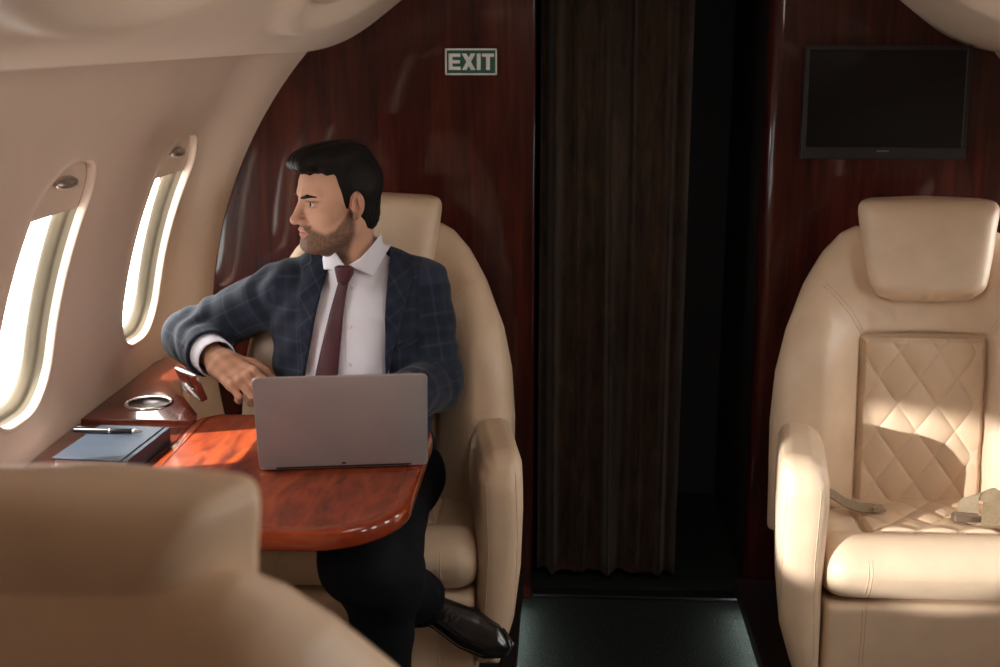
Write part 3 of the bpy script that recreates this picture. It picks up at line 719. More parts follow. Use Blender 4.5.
# notebook and pen
def notebook():
    a, b_, c, d = PZ(53, 457, .787), PZ(126, 460, .787), PZ(171, 427, .787), PZ(99, 423.5, .787)
    cen = (a+b_+c+d)/4; ex = ((b_-a)+(c-d))/2; ey = ((d-a)+(c-b_))/2; W, L = np.linalg.norm(ex[:2]), np.linalg.norm(ey[:2]); ang = math.atan2(ey[1], ey[0])-math.pi/2
    t = thing('notebook', 'dark blue hardback notebook lying on the ledge beside the table', 'notebook', (cen[0], cen[1], TZ+.0005)); t.rotation_euler = (0, 0, ang)
    bm = box_bm((-W/2, -L/2, 0), (W/2, L/2, .004), .001); box_bm((-W/2, -L/2, .029), (W/2, L/2, .033), .001, bm=bm); box_bm((W/2-.004, -L/2, .001), (W/2, L/2, .032), .001, bm=bm)
    bm_obj('cover', bm, M['book'], t)
    bm_obj('pages', box_bm((-W/2+.004, -L/2+.0035, .004), (W/2-.004, L/2-.004, .029)), M['pages'], t)
    V, Fc = tube([(W*.42, -L/2-.0005, .0335), (W*.42, 0, .0336), (W*.42, L/2+.0005, .0335)], .0018, 6); mesh_obj('elastic_band', V, Fc, M['black'], t)
    return TZ+.0335
zt = notebook()
def pen():
    a, b_ = PZ(73, 430, zt+.006), PZ(143, 431.5, zt+.006); c = (a+b_)/2; L = np.linalg.norm(b_-a); ang = math.atan2(b_[1]-a[1], b_[0]-a[0])
    t = thing('pen', 'slim black ballpoint pen lying on the blue notebook', 'pen', (c[0], c[1], zt+.0062)); t.rotation_euler = (0, 0, ang)
    V, Fc = tube([(-L/2, 0, 0), (-L/2+.004, 0, 0), (0, 0, 0), (L/2-.022, 0, 0)], [.0035, .0050, .0056, .0052], 14); mesh_obj('barrel', V, Fc, M['black'], t)
    V, Fc = tube([(L/2-.022, 0, 0), (L/2-.018, 0, 0), (L/2-.004, 0, 0), (L/2, 0, 0)], [.0052, .005, .0022, .0008], 14); mesh_obj('tip', V, Fc, M['steel'], t)
    V, Fc = tube([(.002, 0, 0), (.007, 0, 0)], .0060, 14); mesh_obj('ring', V, Fc, M['steel'], t)
    V, Fc = tube([(-L/2+.004, 0, .005), (-L/2+.006, 0, .0075), (-.03, 0, .0070)], .0012, 6); mesh_obj('clip', V, Fc, M['black'], t)
pen()
# ================================================================== THE MAN
PO = np.array((-.475, 2.66, .48))                     # where he sits
HC = np.array((-.497, 2.632, 1.224))
hb_ = R_(35.5)                                         # direction of the back of the head
HR = np.array(((math.sin(hb_), math.cos(hb_), 0), (-math.cos(hb_), math.sin(hb_), 0), (0, 0, 1.0)))   # columns: left ear, back, up
tl = R_(2); HR = HR @ np.array(((1, 0, 0), (0, math.cos(tl), -math.sin(tl)), (0, math.sin(tl), math.cos(tl))))
HSC = .945
def tohead(V): return (V*HSC)@HR.T+HC
def inhead(p): return HR.T@(np.asarray(p)-HC)/HSC
NB = inhead((-.474, 2.695, 1.05))
SYM = lambda X: np.abs(X)
def f_headskin(X, Y, Z):
    A = np.abs(X)
    d = ell(X, Y, Z, (0, .016, .034), (.0735, .093, .080))
    d = smin(d, ell(X, Y, Z, (0, -.025, .034), (.063, .065, .058)), .03)
    d = smin(d, ell(X, Y, Z, (0, -.036, -.030), (.056, .054, .068)), .03)
    d = smin(d, ell(X, Y, Z, (0, -.038, -.078), (.046, .050, .036)), .025)
    d = smin(d, cap(A, Y, Z, (.054, .000, -.060), (.022, -.068, -.100), .015, .015), .028)
    d = smin(d, cap(A, Y, Z, (.0, -.080, -.101), (.013, -.079, -.101), .0165), .016)
    d = smin(d, ell(A, Y, Z, (.046, -.050, -.022), (.020, .022, .016)), .022)
    d = smin(d, cap(A, Y, Z, (.012, -.086, .021), (.044, -.070, .024), .0095, .008), .012)
    d = smax(d, -ell(A, Y, Z, (.032, -.102, .000), (.019, .018, .0145)), .014)
    d = smin(d, ell(A, Y, Z, (.0315, -.0735, .0005), (.0145, .0145, .0120)), .005)
    d = smax(d, -ell(A, Y, Z, (.0325, -.0905, -.0008), (.0165, .0105, .0058)), .0015)
    n = cap(X, Y, Z, (0, -.086, .012), (0, -.110, -.034), .0080, .0098)
    n = smin(n, ell(X, Y, Z, (0, -.1115, -.0375), (.0115, .0115, .0105)), .007)
    n = smin(n, ell(A, Y, Z, (.0125, -.098, -.0425), (.0082, .0105, .0078)), .006)
    n = smax(n, -ell(A, Y, Z, (.0068, -.103, -.0505), (.0042, .007, .004)), .003)
    d = smin(d, n, .010)
    d = smin(d, ell(X, Y, Z, (0, -.082, -.066), (.030, .013, .020)), .012)
    d = smin(d, ell(X, Y, Z, (0, -.0935, -.0625), (.0225, .0075, .0058)), .0045)
    d = smin(d, ell(X, Y, Z, (0, -.0915, -.0735), (.0195, .0085, .0068)), .0045)
    d = smax(d, -ell(X, Y, Z, (0, -.1035, -.0680), (.024, .0085, .0017)), .0025)
    e = ell(A, Y+.25*(A-.076), Z-.12*(Y-.012), (.078, .014, -.006), (.0098, .0165, .0275))
    e = smax(e, -ell(A, Y+.25*(A-.076), Z, (.0885, .0115, -.003), (.0115, .0100, .0175)), .003)
    e = smin(e, cap(A, Y, Z, (.0835, .0135, .008), (.0830, .0165, -.012), .0030), .003)
    e = smin(e, ell(A, Y, Z, (.079, -.001, -.010), (.004, .005, .0075)), .004)
    e = smin(e, ell(A, Y, Z, (.077, .007, -.032), (.006, .009, .0095)), .006)
    d = smin(d, e, .006)
    nk = cap(X, Y, Z, (0, .022, -.055), tuple(NB), .054, .060)
    d = smin(d, nk, .032)
    d = smin(d, cap(X, Y, Z, (0, -.040, -.112), (NB[0], NB[1]-.045, NB[2]+.055), .012, .014), .035)
    return d
def tint_head(V):
    x, y, z = np.abs(V[:, 0]), V[:, 1], V[:, 2]
    n = (np.sin(V[:, 0]*900+np.sin(z*700)*2)*np.sin(z*850+y*600)*np.sin(y*780))*.5
    base = np.tile((.58, .335, .23), (len(V), 1)); red = np.array((.50, .215, .150)); lip = np.array((.42, .175, .145)); dk = np.array((.050, .034, .026))
    def mx(c, m): return base*(1-m[:, None])+np.asarray(c)*m[:, None]
    base = mx(red, .5*np.exp(-(((y+.112)/.02)**2+((z+.037)/.016)**2+(x/.025)**2)))
    base = mx(red, .45*ss(.070, .082, x)*ss(-.03, -.005, y))
    line = np.interp(y, [-.12, -.095, -.080, -.060, -.040, -.015, -.002, .01], [-.050, -.053, -.060, -.070, -.062, -.036, -.02, -.02])
    b = ss(.006, -.008, z-line)*ss(.016, -.002, y)*ss(-.150, -.122, z+.25*np.maximum(y+.05, 0))
    b = np.maximum(b, ss(-.0475, -.052, z)*ss(-.064, -.060, z)*ss(.036, .028, x)*ss(-.080, -.088, y))
    inlip = ((x/.0225)**2+((z+.068)/.0125)**2 < 1) & (y < -.083)
    b = np.where(inlip, 0, b)
    base = mx(dk, np.clip(b*(.76+.34*n), 0, .94))
    m = (inlip & ((x/.0222)**2+((z+.068)/.0115)**2 < 1)).astype(float)*.8; base = mx(lip, m)
    base = mx((.16, .07, .055), .55*np.exp(-((z+.0680)/.0016)**2)*(x < .021)*(y < -.084))
    base = mx((.035, .022, .018), .85*np.exp(-(((x-.0325)/.0175)**4+((z-.0056)/.0022)**2))*(y < -.055)); base = mx((.2, .1, .08), .5*np.exp(-(((x-.0325)/.015)**4+((z+.0066)/.0015)**2))*(y < -.055))
    return np.concatenate((base, np.ones((len(V), 1))), 1)
SKINC = (.48, .255, .165)
def hand(W, d, n, side, curl, E, spread=1.0):
    W = np.array(W, float); fa = (np.array(E)-W)/np.linalg.norm(np.array(E)-W); d = np.array(d, float); d /= np.linalg.norm(d); n = np.array(n, float); n -= d*(n@d); n /= np.linalg.norm(n); l = np.cross(n, d)*side
    kn = [(.030, .092), (.0095, .095), (-.0105, .090), (-.029, .080)]
    prims = []; segs = []
    for i, (a, b) in enumerate(kn):
        K = W+d*b+l*a*1.0+n*(.004-.002*abs(i-1)); st = W+l*a*.55+d*.004
        prims.append((st, K-n*.004, .0150, .0125))
        ln = [(.044, .027, .021), (.048, .030, .022), (.044, .028, .021), (.034, .021, .018)][i]; rr = [(.0102, .0092, .0082, .007), (.0104, .0094, .0083, .0072), (.0098, .009, .008, .007), (.0088, .008, .0072, .0062)][i]
        ang = 0; p = K; fd = d*1.0+l*(.10-.07*i)*spread; fd /= np.linalg.norm(fd); ch = []
        for j in range(3):
            ang += curl[j]*(1+.12*i); q = p+(fd*math.cos(ang)-n*math.sin(ang))*ln[j]; ch.append((p.copy(), q.copy(), rr[j], rr[j+1])); p = q
        segs.append(ch)
    T0 = W+d*.022+l*.026-n*.006; t1 = T0+(d*.62+l*.62-n*.25)*.046; t2 = t1+(d*.92+l*.12-n*.28)*.036; t3 = t2+(d*.95-l*.12-n*.30)*.028
    th = [(T0, t1, .0155, .0118), (t1, t2, .0112, .0098), (t2, t3, .0098, .0078)]
    def f(X, Y, Z):
        D = None
        for a, b, ra, rb in prims:
            c = cap(X, Y, Z, a, b, ra, rb); D = c if D is None else smin(D, c, .012)
        D = smin(D, cap(X, Y, Z, W+fa*.09, W+d*.015, .0315, .029), .03)
        for ch in segs:
            F = None
            for a, b, ra, rb in ch:
                c = cap(X, Y, Z, a, b, ra, rb); F = c if F is None else smin(F, c, .004)
            D = smin(D, F, .006)
        F = None
        for a, b, ra, rb in th:
            c = cap(X, Y, Z, a, b, ra, rb); F = c if F is None else smin(F, c, .005)
        D = smin(D, F, .014)
        for i in range(4):   # tendons and knuckles on the back of the hand
            K = W+d*kn[i][1]+l*kn[i][0]+n*.0075; D = smin(D, cap(X, Y, Z, K-d*.002, K+d*.003, .0075), .008)
            D = smin(D, cap(X, Y, Z, W+d*.02+l*kn[i][0]*.6+n*.011, K-d*.012-n*.001, .0028), .008)
        return D
    pts = np.array([s[1] for ch in segs for s in ch]+[W+fa*.1, W, t1, t2, t3]+[p[1] for p in prims])
    return f, pts.min(0)-.035, pts.max(0)+.035, segs, th, n
# joints
SR, ER, WR_ = np.array((-.640, 2.725, 1.000)), np.array((-.905, 2.800, .866)), np.array((-.777, 2.615, .850))
SL, EL, WL_ = np.array((-.330, 2.735, 1.008)), np.array((-.290, 2.685, .790)), np.array((-.362, 2.465, .803))
HPR, KR, AR_ = np.array((-.555, 2.67, .565)), np.array((-.375, 2.10, .598)), np.array((-.305, 2.420, .365))
HPL, KL, AL_ = np.array((-.385, 2.68, .560)), np.array((-.345, 2.17, .545)), np.array((-.365, 2.21, .165))
TC = lambda Z: (-.488+.0*Z, 2.705+.03*(Z-.5))
def f_torso0(X, Y, Z):
    zz = Z+0*X*0
    wx_ = np.interp(zz, [.45, .55, .72, .86, .96, 1.04], [.20, .195, .185, .190, .195, .175]).astype(F32); wy_ = np.interp(zz, [.45, .55, .72, .86, .96, 1.04], [.13, .128, .122, .125, .125, .105]).astype(F32)
    cx_, cy_ = TC(Z); q = np.sqrt(((X-cx_)/wx_)**2+((Y-cy_)/wy_)**2)
    d = (q-1)*np.minimum(wx_, wy_)*1.0
    return d
def f_torso(X, Y, Z, off=0.0):
    d = smax(f_torso0(X, Y, Z)-off, Z-1.045-off, .07); d = smax(d, .50-Z, .02)
    for S, sx in ((SR, -1), (SL, 1)):
        d = smin(d, cap(X, Y, Z, (-.485+sx*.07, 2.725, 1.035), S+np.array((-sx*.012, 0, .008)), .050+off, .056+off), .045)
    d = smin(d, cap(X, Y, Z, (-.55, 2.715, 1.062), (-.405, 2.725, 1.066), .044+off, .040+off), .035)
    return d
def fold(X, Y, Z, a, b, fr, amp, ph, k=2.0):
    d = b-a; L = np.linalg.norm(d); t = ((X-a[0])*d[0]+(Y-a[1])*d[1]+(Z-a[2])*d[2])/L/L
    s = ((X-a[0])*.5+(Y-a[1])*.9+(Z-a[2])*1.3)
    w = np.sin(t*fr*2*np.pi+s*22*k*.5+ph+1.5*np.sin(s*31+ph))
    return amp*w*(.6+.4*np.sin(t*9+ph*2))
def f_sleeve(X, Y, Z, S, E, W, end, ph, r=(.070, .062, .058)):
    u = cap(X, Y, Z, S, E, r[0], r[1])+fold(X, Y, Z, S, E, 4.5, .0042, ph)*1
    We = E+(W-E)*end
    l = cap(X, Y, Z, E, We+(W-E)*.1, r[1], r[2])+fold(X, Y, Z, E, W, 4.0, .0032, ph+2)
    d = smin(u, l, .022)
    dn = (W-E)/np.linalg.norm(W-E); pl = (X-We[0])*dn[0]+(Y-We[1])*dn[1]+(Z-We[2])*dn[2]
    near = cap(X, Y, Z, E+(W-E)*.45, W+(W-E)*.3, .078) < 0
    d = np.where(near, smax(d, pl, .006), d)
    inner = cap(X, Y, Z, We-dn*.035, We+dn*.08, r[2]-.0075)
    return smax(d, -inner, .004)
VPOLY = xz([(300, 215), (314, 248), (322, 264), (313, 318), (302, 376), (298, 420), (388, 420), (386, 376), (385, 310), (385, 262), (388, 246), (398, 215)], 2.58)
def f_jactorso(X, Y, Z): return f_torso(X, Y, Z, 0.0)-.0025*np.sin(Z*60+X*35)*ss(.95, .75, Z)-.002*np.sin(X*80-Z*70)
def f_jacket(X, Y, Z):
    t = f_jactorso(X, Y, Z)
    neck = cap(X, Y, Z, (-.478, 2.675, 1.03), (-.478, 2.66, 1.20), .080, .078)
    v = smax(poly2(X, Z, VPOLY), Y-2.70, .004)
    t = smax(smax(t, -v, .004), -neck, .006)
    a = f_sleeve(X, Y, Z, SR, ER, WR_, .70, .4); b = f_sleeve(X, Y, Z, SL, EL, WL_, .84, 1.9)
    return smin(smin(t, a, .018), b, .018)
def f_shirttorso(X, Y, Z):
    d = f_torso(X, Y, Z, -.011)
    d = smin(d, cap(X, Y, Z, (-.477, 2.694, 1.02), (-.479, 2.686, 1.080), .061, .058), .03)
    return d+.0018*np.sin(X*70+Z*26+np.sin(Z*40))*ss(1.0, .9, Z)
def weave_arm(V, S, E, W):
    d1 = E-S; d2 = W-E; t1 = np.clip((V-S)@d1/(d1@d1), 0, 1); t2 = np.clip((V-E)@d2/(d2@d2), 0, 1.2)
    c1 = np.linalg.norm(V-S-t1[:, None]*d1, axis=1); c2 = np.linalg.norm(V-E-t2[:, None]*d2, axis=1); use2 = c2 < c1
    L1, L2 = np.linalg.norm(d1), np.linalg.norm(d2); along = np.where(use2, L1+t2*L2, t1*L1)
    ax = np.where(use2[:, None], d2/L2, d1/L1); r = np.where(use2[:, None], V-E-t2[:, None]*d2, V-S-t1[:, None]*d1)
    u = np.cross(ax, (.2, .4, .9)); u /= np.linalg.norm(u, axis=1)[:, None]; w_ = np.cross(ax, u)
    return np.minimum(c1, c2), np.arctan2((r*w_).sum(1), (r*u).sum(1))*.062, along
def weave(V):
    cR, aR, lR = weave_arm(V, SR, ER, WR_); cL, aL, lL = weave_arm(V, SL, EL, WL_)
    tor = (np.abs(V[:, 0]+.488) < .165) | (V[:, 2] < .70) & (np.abs(V[:, 0]+.488) < .21)
    U = np.stack((V[:, 0]/.058+.30, V[:, 2]/.070+.1, 0*aR), 1)
    for c, a, l, s in ((cR, aR, lR, -1), (cL, aL, lL, 1)):
        m = (~tor) & (c < .085) & ((V[:, 0]+.488)*s > .12); U[m, 0] = a[m]/.058; U[m, 1] = l[m]/.070
    return U
def person():
    body_V = []; body_Q = []; tint = []; off = 0
    V, Q = nets(f_headskin, (-.10, -.13, float(NB[2])-.02), (.10, .12, .125), .0019)
    body_V.append(tohead(V)); body_Q.append(Q); tint.append(tint_head(V)); off = len(V)
    fr, lo, hi, segR, thR, nR = hand(WR_, (.139, -.118, -.046), (-.12, -.48, .86), 1, (.55, .95, .5), ER)
    fl, lo2, hi2, segL, thL, nL = hand(WL_, (-.50, -.80, -.06), (0.05, -.1, 1), -1, (.25, .45, .35), EL)
    for f, a, b in ((fr, lo, hi), (fl, lo2, hi2)):
        V, Q = nets(f, a, b, .0021); body_V.append(V); body_Q.append(Q+off); off += len(V)
        nn = .9+.16*np.sin(V[:, 0]*160)*np.sin(V[:, 1]*140+V[:, 2]*120); c = np.array(SKINC)*nn[:, None]; tint.append(np.concatenate((c, np.ones((len(V), 1))), 1))
    def trunk(X, Y, Z):
        d = f_torso(X, Y, Z, -.028)
        for a, b, ra, rb in ((SR, ER, .045, .038), (ER, WR_, .034, .026), (SL, EL, .045, .036), (EL, WL_, .034, .026), (HPR, KR, .075, .05), (KR, AR_, .048, .03), (HPL, KL, .075, .05), (KL, AL_, .048, .03)): d = smin(d, cap(X, Y, Z, a, b, ra, rb), .012)
        return smin(d, cap(X, Y, Z, (-.474, 2.70, 1.0), (-.474, 2.69, 1.07), .055), .03)
    V, Q = nets(trunk, (-1.02, 2.0, .10), (-.2, 2.85, 1.14), .010); body_V.append(V); body_Q.append(Q+off); c = np.tile((*SKINC, 1.0), (len(V), 1)); tint.append(c)
    man = mesh_obj('person', np.concatenate(body_V), np.concatenate(body_Q), M['skin'], None, PO, attrs={'tint': ('FLOAT_COLOR', np.concatenate(tint))})
    man['label'] = 'bearded man in navy plaid suit and burgundy tie, seated, gazing out the window'; man['category'] = 'person'
    def add(name, V, Q, mat, parent=man, **k): return mesh_obj(name, np.asarray(V)-PO, Q, mat, parent, **k)
    # hair
    def f_hair(X, Y, Z):
        A = np.abs(X); ear = ell(A, Y, Z, (.082, .013, -.010), (.03, .019, .036))
        d = ell(X, Y, Z, (0, .016, .038), (.0800, .0965, .0905))
        d = smin(d, ell(X, Y, Z, (.004, -.060, .098), (.050, .045, .028)), .022)
        d = smin(d, cap(X, Y, Z, (-.022, -.094, .090), (.032, -.094, .094), .017, .020), .018)
        d = smin(d, ell(X, Y, Z, (0, .0, .098), (.058, .075, .034)), .03)
        d = smin(d, ell(X, Y, Z, (0, .048, -.040), (.054, .052, .050)), .03)
        face = ell(X, Y, Z, (0, -.136, -.030), (.25, .103, .106))
        d = smax(d, -face, .006)
        d = smax(d, -smax(Z+.046, Y-.028, .004), .004)
        d = smax(d, -ear, .004); d = smax(d, -.082-Z+.25*(.085-Y), .006)
        g = np.sin(X*420+4*np.sin(Y*26)+Z*60)*.0007+np.sin(X*190+Y*35+3*np.sin(Z*30))*.0009
        return d+g*ss(-.02, .05, Z)+.0008*np.sin(Y*600+Z*200)*ss(.05, -.02, Z)
    V, Q = nets(f_hair, (-.10, -.125, -.10), (.10, .135, .15), .0022); add('hair', tohead(V), Q, M['hair'])
    for s in (-1, 1):
        c = np.array((s*.0315, -.0735, .0))
        V, Fc = lathe([(.0120*math.sin(a), -.0120*math.cos(a)) for a in np.linspace(.02, math.pi-.02, 14)], 20)
        e = add('eye', tohead(np.array(V)+c), Fc, M['eye'])
        g = np.array((0, -1.0, -.03)); V, Fc = lathe([(.0005, .0122), (.003, .0119), (.0056, .0108)], 18); V = np.array(V); V = np.stack((V[:, 0], -V[:, 2], V[:, 1]), 1)
        add('iris', tohead(V+c), Fc, M['iris'], e) if False else mesh_obj('iris', tohead(V+c)-PO, Fc, M['iris'], e)
        br = lambda X, Y, Z: smin(cap(X, Y, Z, (s*.010, -.0945, .0125), (s*.030, -.0905, .0185), .0040, .0040), cap(X, Y, Z, (s*.030, -.0905, .0185), (s*.049, -.0755, .0175), .0040, .0018), .003)+.0006*np.sin(X*2200+Z*900)
        V, Q = nets(br, (min(s*.004, s*.053), -.103, .012), (max(s*.004, s*.053), -.068, .036), .0012); add('eyebrow', tohead(V), Q, M['hair'])
    # jacket
    V, Q = nets(f_jacket, (-1.03, 2.44, .48), (-.20, 2.89, 1.13), .0048); jk = add('jacket', V, Q, M['suit'], attrs={'weave': ('FLOAT_VECTOR', weave(V))})
    def decal(name, base, poly, Y0, off, th, mat, parent, h=.0026, ymax=2.70, weav=False, rnd=.0015):
        pl = xz(poly, Y0); a = np.array(pl)
        f = lambda X, Y, Z: smax(smax(np.abs(base(X, Y, Z)-off)-th, poly2(X, Z, pl), rnd*2), Y-ymax, .002)
        ys = front_y(base, a[:, 0], a[:, 1], 2.40, 2.80); ys = ys[(ys > 2.41)]
        V, Q = nets(f, (a[:, 0].min()-.01, max(2.45, ys.min()-.03), a[:, 1].min()-.01), (a[:, 0].max()+.01, ymax+.01, a[:, 1].max()+.01), h)
        return add(name, V, Q, mat, parent, attrs={'weave': ('FLOAT_VECTOR', np.stack((V[:, 0]/.058+V[:, 2]/.09, V[:, 2]/.070-V[:, 0]/.09, 0*V[:, 0]), 1))} if weav else None)
    decal('lapel', f_jactorso, [(384, 243), (396, 250), (402, 262), (401, 268), (411, 273), (404, 300), (394, 345), (385.5, 380), (384, 376), (383.5, 310), (383, 262)], 2.585, .0035, .0035, M['suit'], jk, weav=True)
    decal('lapel', f_jactorso, [(321, 246), (309, 250), (301, 262), (303, 268), (294, 274), (295, 300), (298, 345), (300, 380), (302.5, 376), (313.5, 318), (324, 264)], 2.585, .0035, .0035, M['suit'], jk, weav=True)
    decal('breast_pocket', f_jactorso, [(394, 347), (424, 339), (425, 344), (395, 352)], 2.60, .002, .0025, M['suit'], jk, h=.002, weav=True)
    # shirt, collar, tie, cuffs
    V, Q = nets(f_shirttorso, (-.71, 2.54, .52), (-.26, 2.86, 1.13), .005); sh = add('shirt', V, Q, M['shirt'])
    def f_neckbase(X, Y, Z):
        return smin(cap(X, Y, Z, (-.477, 2.690, 1.05), (-.480, 2.668, 1.13), .066, .0625), f_torso(X, Y, Z, -.009), .022)
    def f_stand(X, Y, Z):
        c = cap(X, Y, Z, (-.477, 2.690, 1.03), (-.480, 2.664, 1.16), .0655, .0615); top = 1.112+.30*(Y-2.66)+.10*np.maximum(X+.48, 0)
        front = 2.640-Y
        return smax(smax(smax(np.abs(c)-.0022, Z-top, .003), 1.088-Z, .003), front, .003)
    V, Q = nets(f_stand, (-.57, 2.57, 1.02), (-.39, 2.79, 1.17), .0022); col = add('collar_stand', V, Q, M['shirt'], sh)
    decal('collar', f_neckbase, [(324, 246), (319, 262), (320, 273), (331, 271), (344.5, 267), (338, 257), (331, 247)], 2.60, .007, .0030, M['shirt'], sh, h=.002)
    decal('collar', f_neckbase, [(346, 266.5), (358, 272), (370.5, 279), (379, 263), (385.5, 250), (383, 243), (377, 237), (371, 246), (360, 258.5)], 2.60, .007, .0030, M['shirt'], sh, h=.002, ymax=2.765)
    tb_ = lambda X, Y, Z: f_shirttorso(X, Y, Z)
    tie = decal('tie', tb_, [(334.5, 283), (345, 287), (343, 300), (336.5, 377), (334, 405), (308, 405), (312.5, 377)], 2.575, .006, .0042, M['tie'], man, h=.0022, rnd=.003)
    decal('tie_knot', f_neckbase, [(332, 269), (336, 266.5), (349, 266.5), (353, 269), (352, 276), (345.5, 288), (335, 285), (333, 275)], 2.59, .010, .010, M['tie'], tie, h=.0022, rnd=.006)
    for px_, py_ in ((348, 292), (348, 330), (347.5, 368)):
        q = P(px_, py_, 2.575); y = front_y(f_shirttorso, [q[0]], [q[2]], 2.5, 2.75, 900)[0]
        V, Fc = lathe([(.0001, .0035), (.0035, .0035), (.0045, .0025), (.0046, 0)], 18); V = np.array(V); V = np.stack((V[:, 0]+q[0], y-V[:, 2]+.0005, V[:, 1]+q[2]), 1); add('button', V, Fc, M['shirt_button'], sh)
    q = np.array([P(x_, y_, 2.575) for x_, y_ in ((343, 284), (343.5, 330), (344, 372))]); t = np.linspace(0, 2, 30); xs = np.interp(t, [0, 1, 2], q[:, 0]); zs = np.interp(t, [0, 1, 2], q[:, 2]); ysf = front_y(f_shirttorso, xs, zs, 2.5, 2.75, 900)
    V, Fc = tube(np.stack((xs, ysf, zs), 1), .0011, 6); add('placket', V, Fc, M['shirt'], sh)
    for E, W, e0, e1 in ((ER, WR_, .45, .90), (EL, WL_, .5, .92)):
        dn = (W-E)/np.linalg.norm(W-E); a, b = E+(W-E)*e0, E+(W-E)*e1
        def f(X, Y, Z):
            c = np.abs(cap(X, Y, Z, a, b+dn*.05, .046, .043))-.0022; pl = (X-b[0])*dn[0]+(Y-b[1])*dn[1]+(Z-b[2])*dn[2]; pa = (X-a[0])*dn[0]+(Y-a[1])*dn[1]+(Z-a[2])*dn[2]
            return smax(smax(c, pl, .003), -pa, .003)
        V, Q = nets(f, np.minimum(a, b)-.06, np.maximum(a, b)+.06, .0024); add('cuff', V, Q, M['shirt'], sh)
    # trousers
    def f_tr(X, Y, Z):
        d = smin(cap(X, Y, Z, HPR, HPL, .105), ell(X, Y, Z, (-.475, 2.69, .56), (.19, .14, .09)), .04)
        for H_, K_, A_, ph in ((HPL, KL, AL_, .5), (HPR, KR, AR_, 2.1)):
            dn = (A_-K_)/np.linalg.norm(A_-K_); pl = (X-A_[0])*dn[0]+(Y-A_[1])*dn[1]+(Z-A_[2])*dn[2]
            th = cap(X, Y, Z, H_, K_, .092, .068)+fold(X, Y, Z, H_, K_, 4, .003, ph)
            cf = smax(cap(X, Y, Z, K_, A_+dn*.05, .066, .062)+fold(X, Y, Z, K_, A_, 3, .003, ph+1), pl, .006)
            cf = smax(cf, -cap(X, Y, Z, A_-dn*.03, A_+dn*.1, .054), .004)
            d = smin(d, smin(th, cf, .06), .045)
        return d
    V, Q = nets(f_tr, (-.70, 1.98, .12), (-.24, 2.84, .70), .006); add('trousers', V, Q, M['trousers'], attrs={'weave': ('FLOAT_VECTOR', V)})
    # socks and shoes
    for A_, K_, fd in ((AR_, KR, np.array((.200, -.045, -.085))), (AL_, KL, np.array((.03, -.25, -.02)))):
        fd = fd/np.linalg.norm(fd); up = (K_-A_)/np.linalg.norm(K_-A_); up = up-fd*(up@fd); up /= np.linalg.norm(up); sd = np.cross(up, fd)
        dn = (A_-K_)/np.linalg.norm(A_-K_); org = A_+dn*.085-fd*.03-up*.0          # heel ground point
        Vs, Qs = nets(lambda X, Y, Z: cap(X, Y, Z, A_-dn*.05, org+up*.045+fd*.03, .043, .040), np.minimum(A_-dn*.05, org)-.09, np.maximum(A_-dn*.05, org)+.10, .006); add('sock', Vs, Qs, M['sock'])
        def f_shoe(X, Y, Z):   # local: X forward, Y side, Z up
            w_ = np.interp(X+0*Y, [-.03, 0, .06, .13, .19, .235], [.026, .034, .035, .046, .041, .016]).astype(F32); h_ = np.interp(X+0*Y, [-.03, .0, .05, .10, .15, .20, .235], [.060, .072, .078, .062, .045, .036, .026]).astype(F32)
            b = smax(smax(np.abs(Y)-w_, Z-h_, .035), .008-Z, .012); b = smax(smax(b, -.034-X, .03), X-.238, .02)
            b = smax(b, -cap(X, Y, Z, (.015, 0, .06), (.008, 0, .14), .034), .006)
            sole = smax(smax(np.abs(Y)-w_-.003, np.maximum(Z-.010, -.004-Z), .003), np.maximum(-.037-X, X-.241), .01)
            heel = smax(smax(np.abs(Y)-w_-.002, np.maximum(Z-.002, -.022-Z), .003), np.maximum(-.036-X, X-.03), .006)
            return smin(smin(b, sole, .003), heel, .002)
        V, Q = nets(f_shoe, (-.045, -.055, -.028), (.25, .055, .10), .003)
        Rm = np.stack((fd, -sd, up), 0)
        if np.linalg.det(Rm) < 0: Rm[1] *= -1
        so = add('shoe', V@Rm+org, Q, M['shoe'])
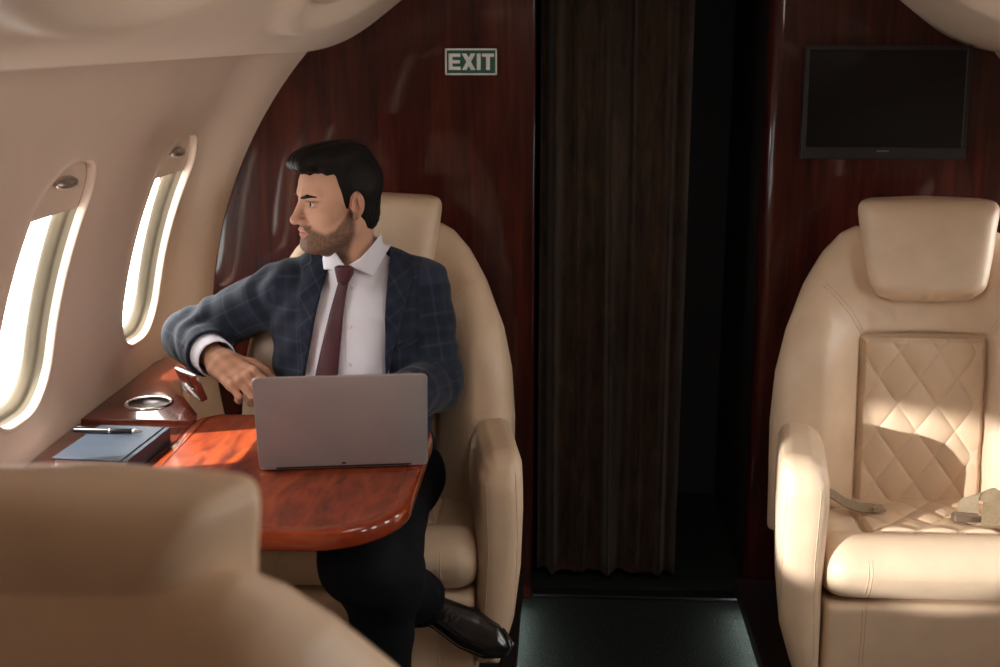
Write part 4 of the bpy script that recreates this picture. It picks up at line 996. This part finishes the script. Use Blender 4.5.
        for k in range(4):
            pth = [(.060+.014*k, -.016, .076-.006*k), (.062+.014*k, 0, .082-.0065*k), (.060+.014*k, .016, .076-.006*k)]
            Vt, Ft = tube(pth, .0018, 6); mesh_obj('lace', np.array(Vt)@Rm+org-PO, Ft, M['black'], so)
    return man
person()

# ================================================================== LIGHT
w = bpy.data.worlds.new('sky'); SC.world = w; w.use_nodes = True
bg = w.node_tree.nodes['Background']; bg.inputs['Color'].default_value = (1.0, .985, .965, 1); bg.inputs['Strength'].default_value = 9.5
def sun(name, d, st, ang, col):
    l = bpy.data.lights.new(name, 'SUN'); l.energy = st; l.angle = ang; l.color = col
    o = bpy.data.objects.new(name, l); COL.objects.link(o); o.rotation_euler = Vector(d).to_track_quat('-Z', 'Y').to_euler(); o.location = (-4, 1, 4); return o
sun('sun', (.30, .09, -.43), 14.0, R_(.6), (1.0, .93, .84))
def spot(name, loc, target, power, size, blend, rad, col):
    l = bpy.data.lights.new(name, 'SPOT'); l.energy = power; l.spot_size = size; l.spot_blend = blend; l.shadow_soft_size = rad; l.color = col
    o = bpy.data.objects.new(name, l); COL.objects.link(o); o.location = loc; o.rotation_euler = (Vector(target)-Vector(loc)).to_track_quat('-Z', 'Y').to_euler(); return o
spot('window_lamp', (-1.93, .297, 1.10), (.73, 2.45, .60), 880, R_(16), .1, .012, (1.0, .965, .93))  # unseen strobe added outside the fourth left window, lights the right seat
ca = bpy.data.lights.new('ceiling_lamp', 'AREA'); ca.shape = 'RECTANGLE'; ca.size = .35; ca.size_y = .9; ca.energy = 5; ca.color = (1.0, .92, .84)  # unseen fill light added below the ceiling to brighten the seats
cao = bpy.data.objects.new('ceiling_lamp', ca); COL.objects.link(cao); cao.location = (XC+.12, 1.75, 1.785); cao.rotation_euler = (R_(18), R_(6), 0)
SC.view_settings.view_transform = 'Standard'; SC.view_settings.look = 'None'; SC.view_settings.gamma = 1; SC.view_settings.use_curve_mapping = False
SC.view_settings.exposure = 0.38
SC.cycles.use_denoising = True
SC.cycles.max_bounces = 8; SC.cycles.diffuse_bounces = 5; SC.cycles.sample_clamp_indirect = 6.0
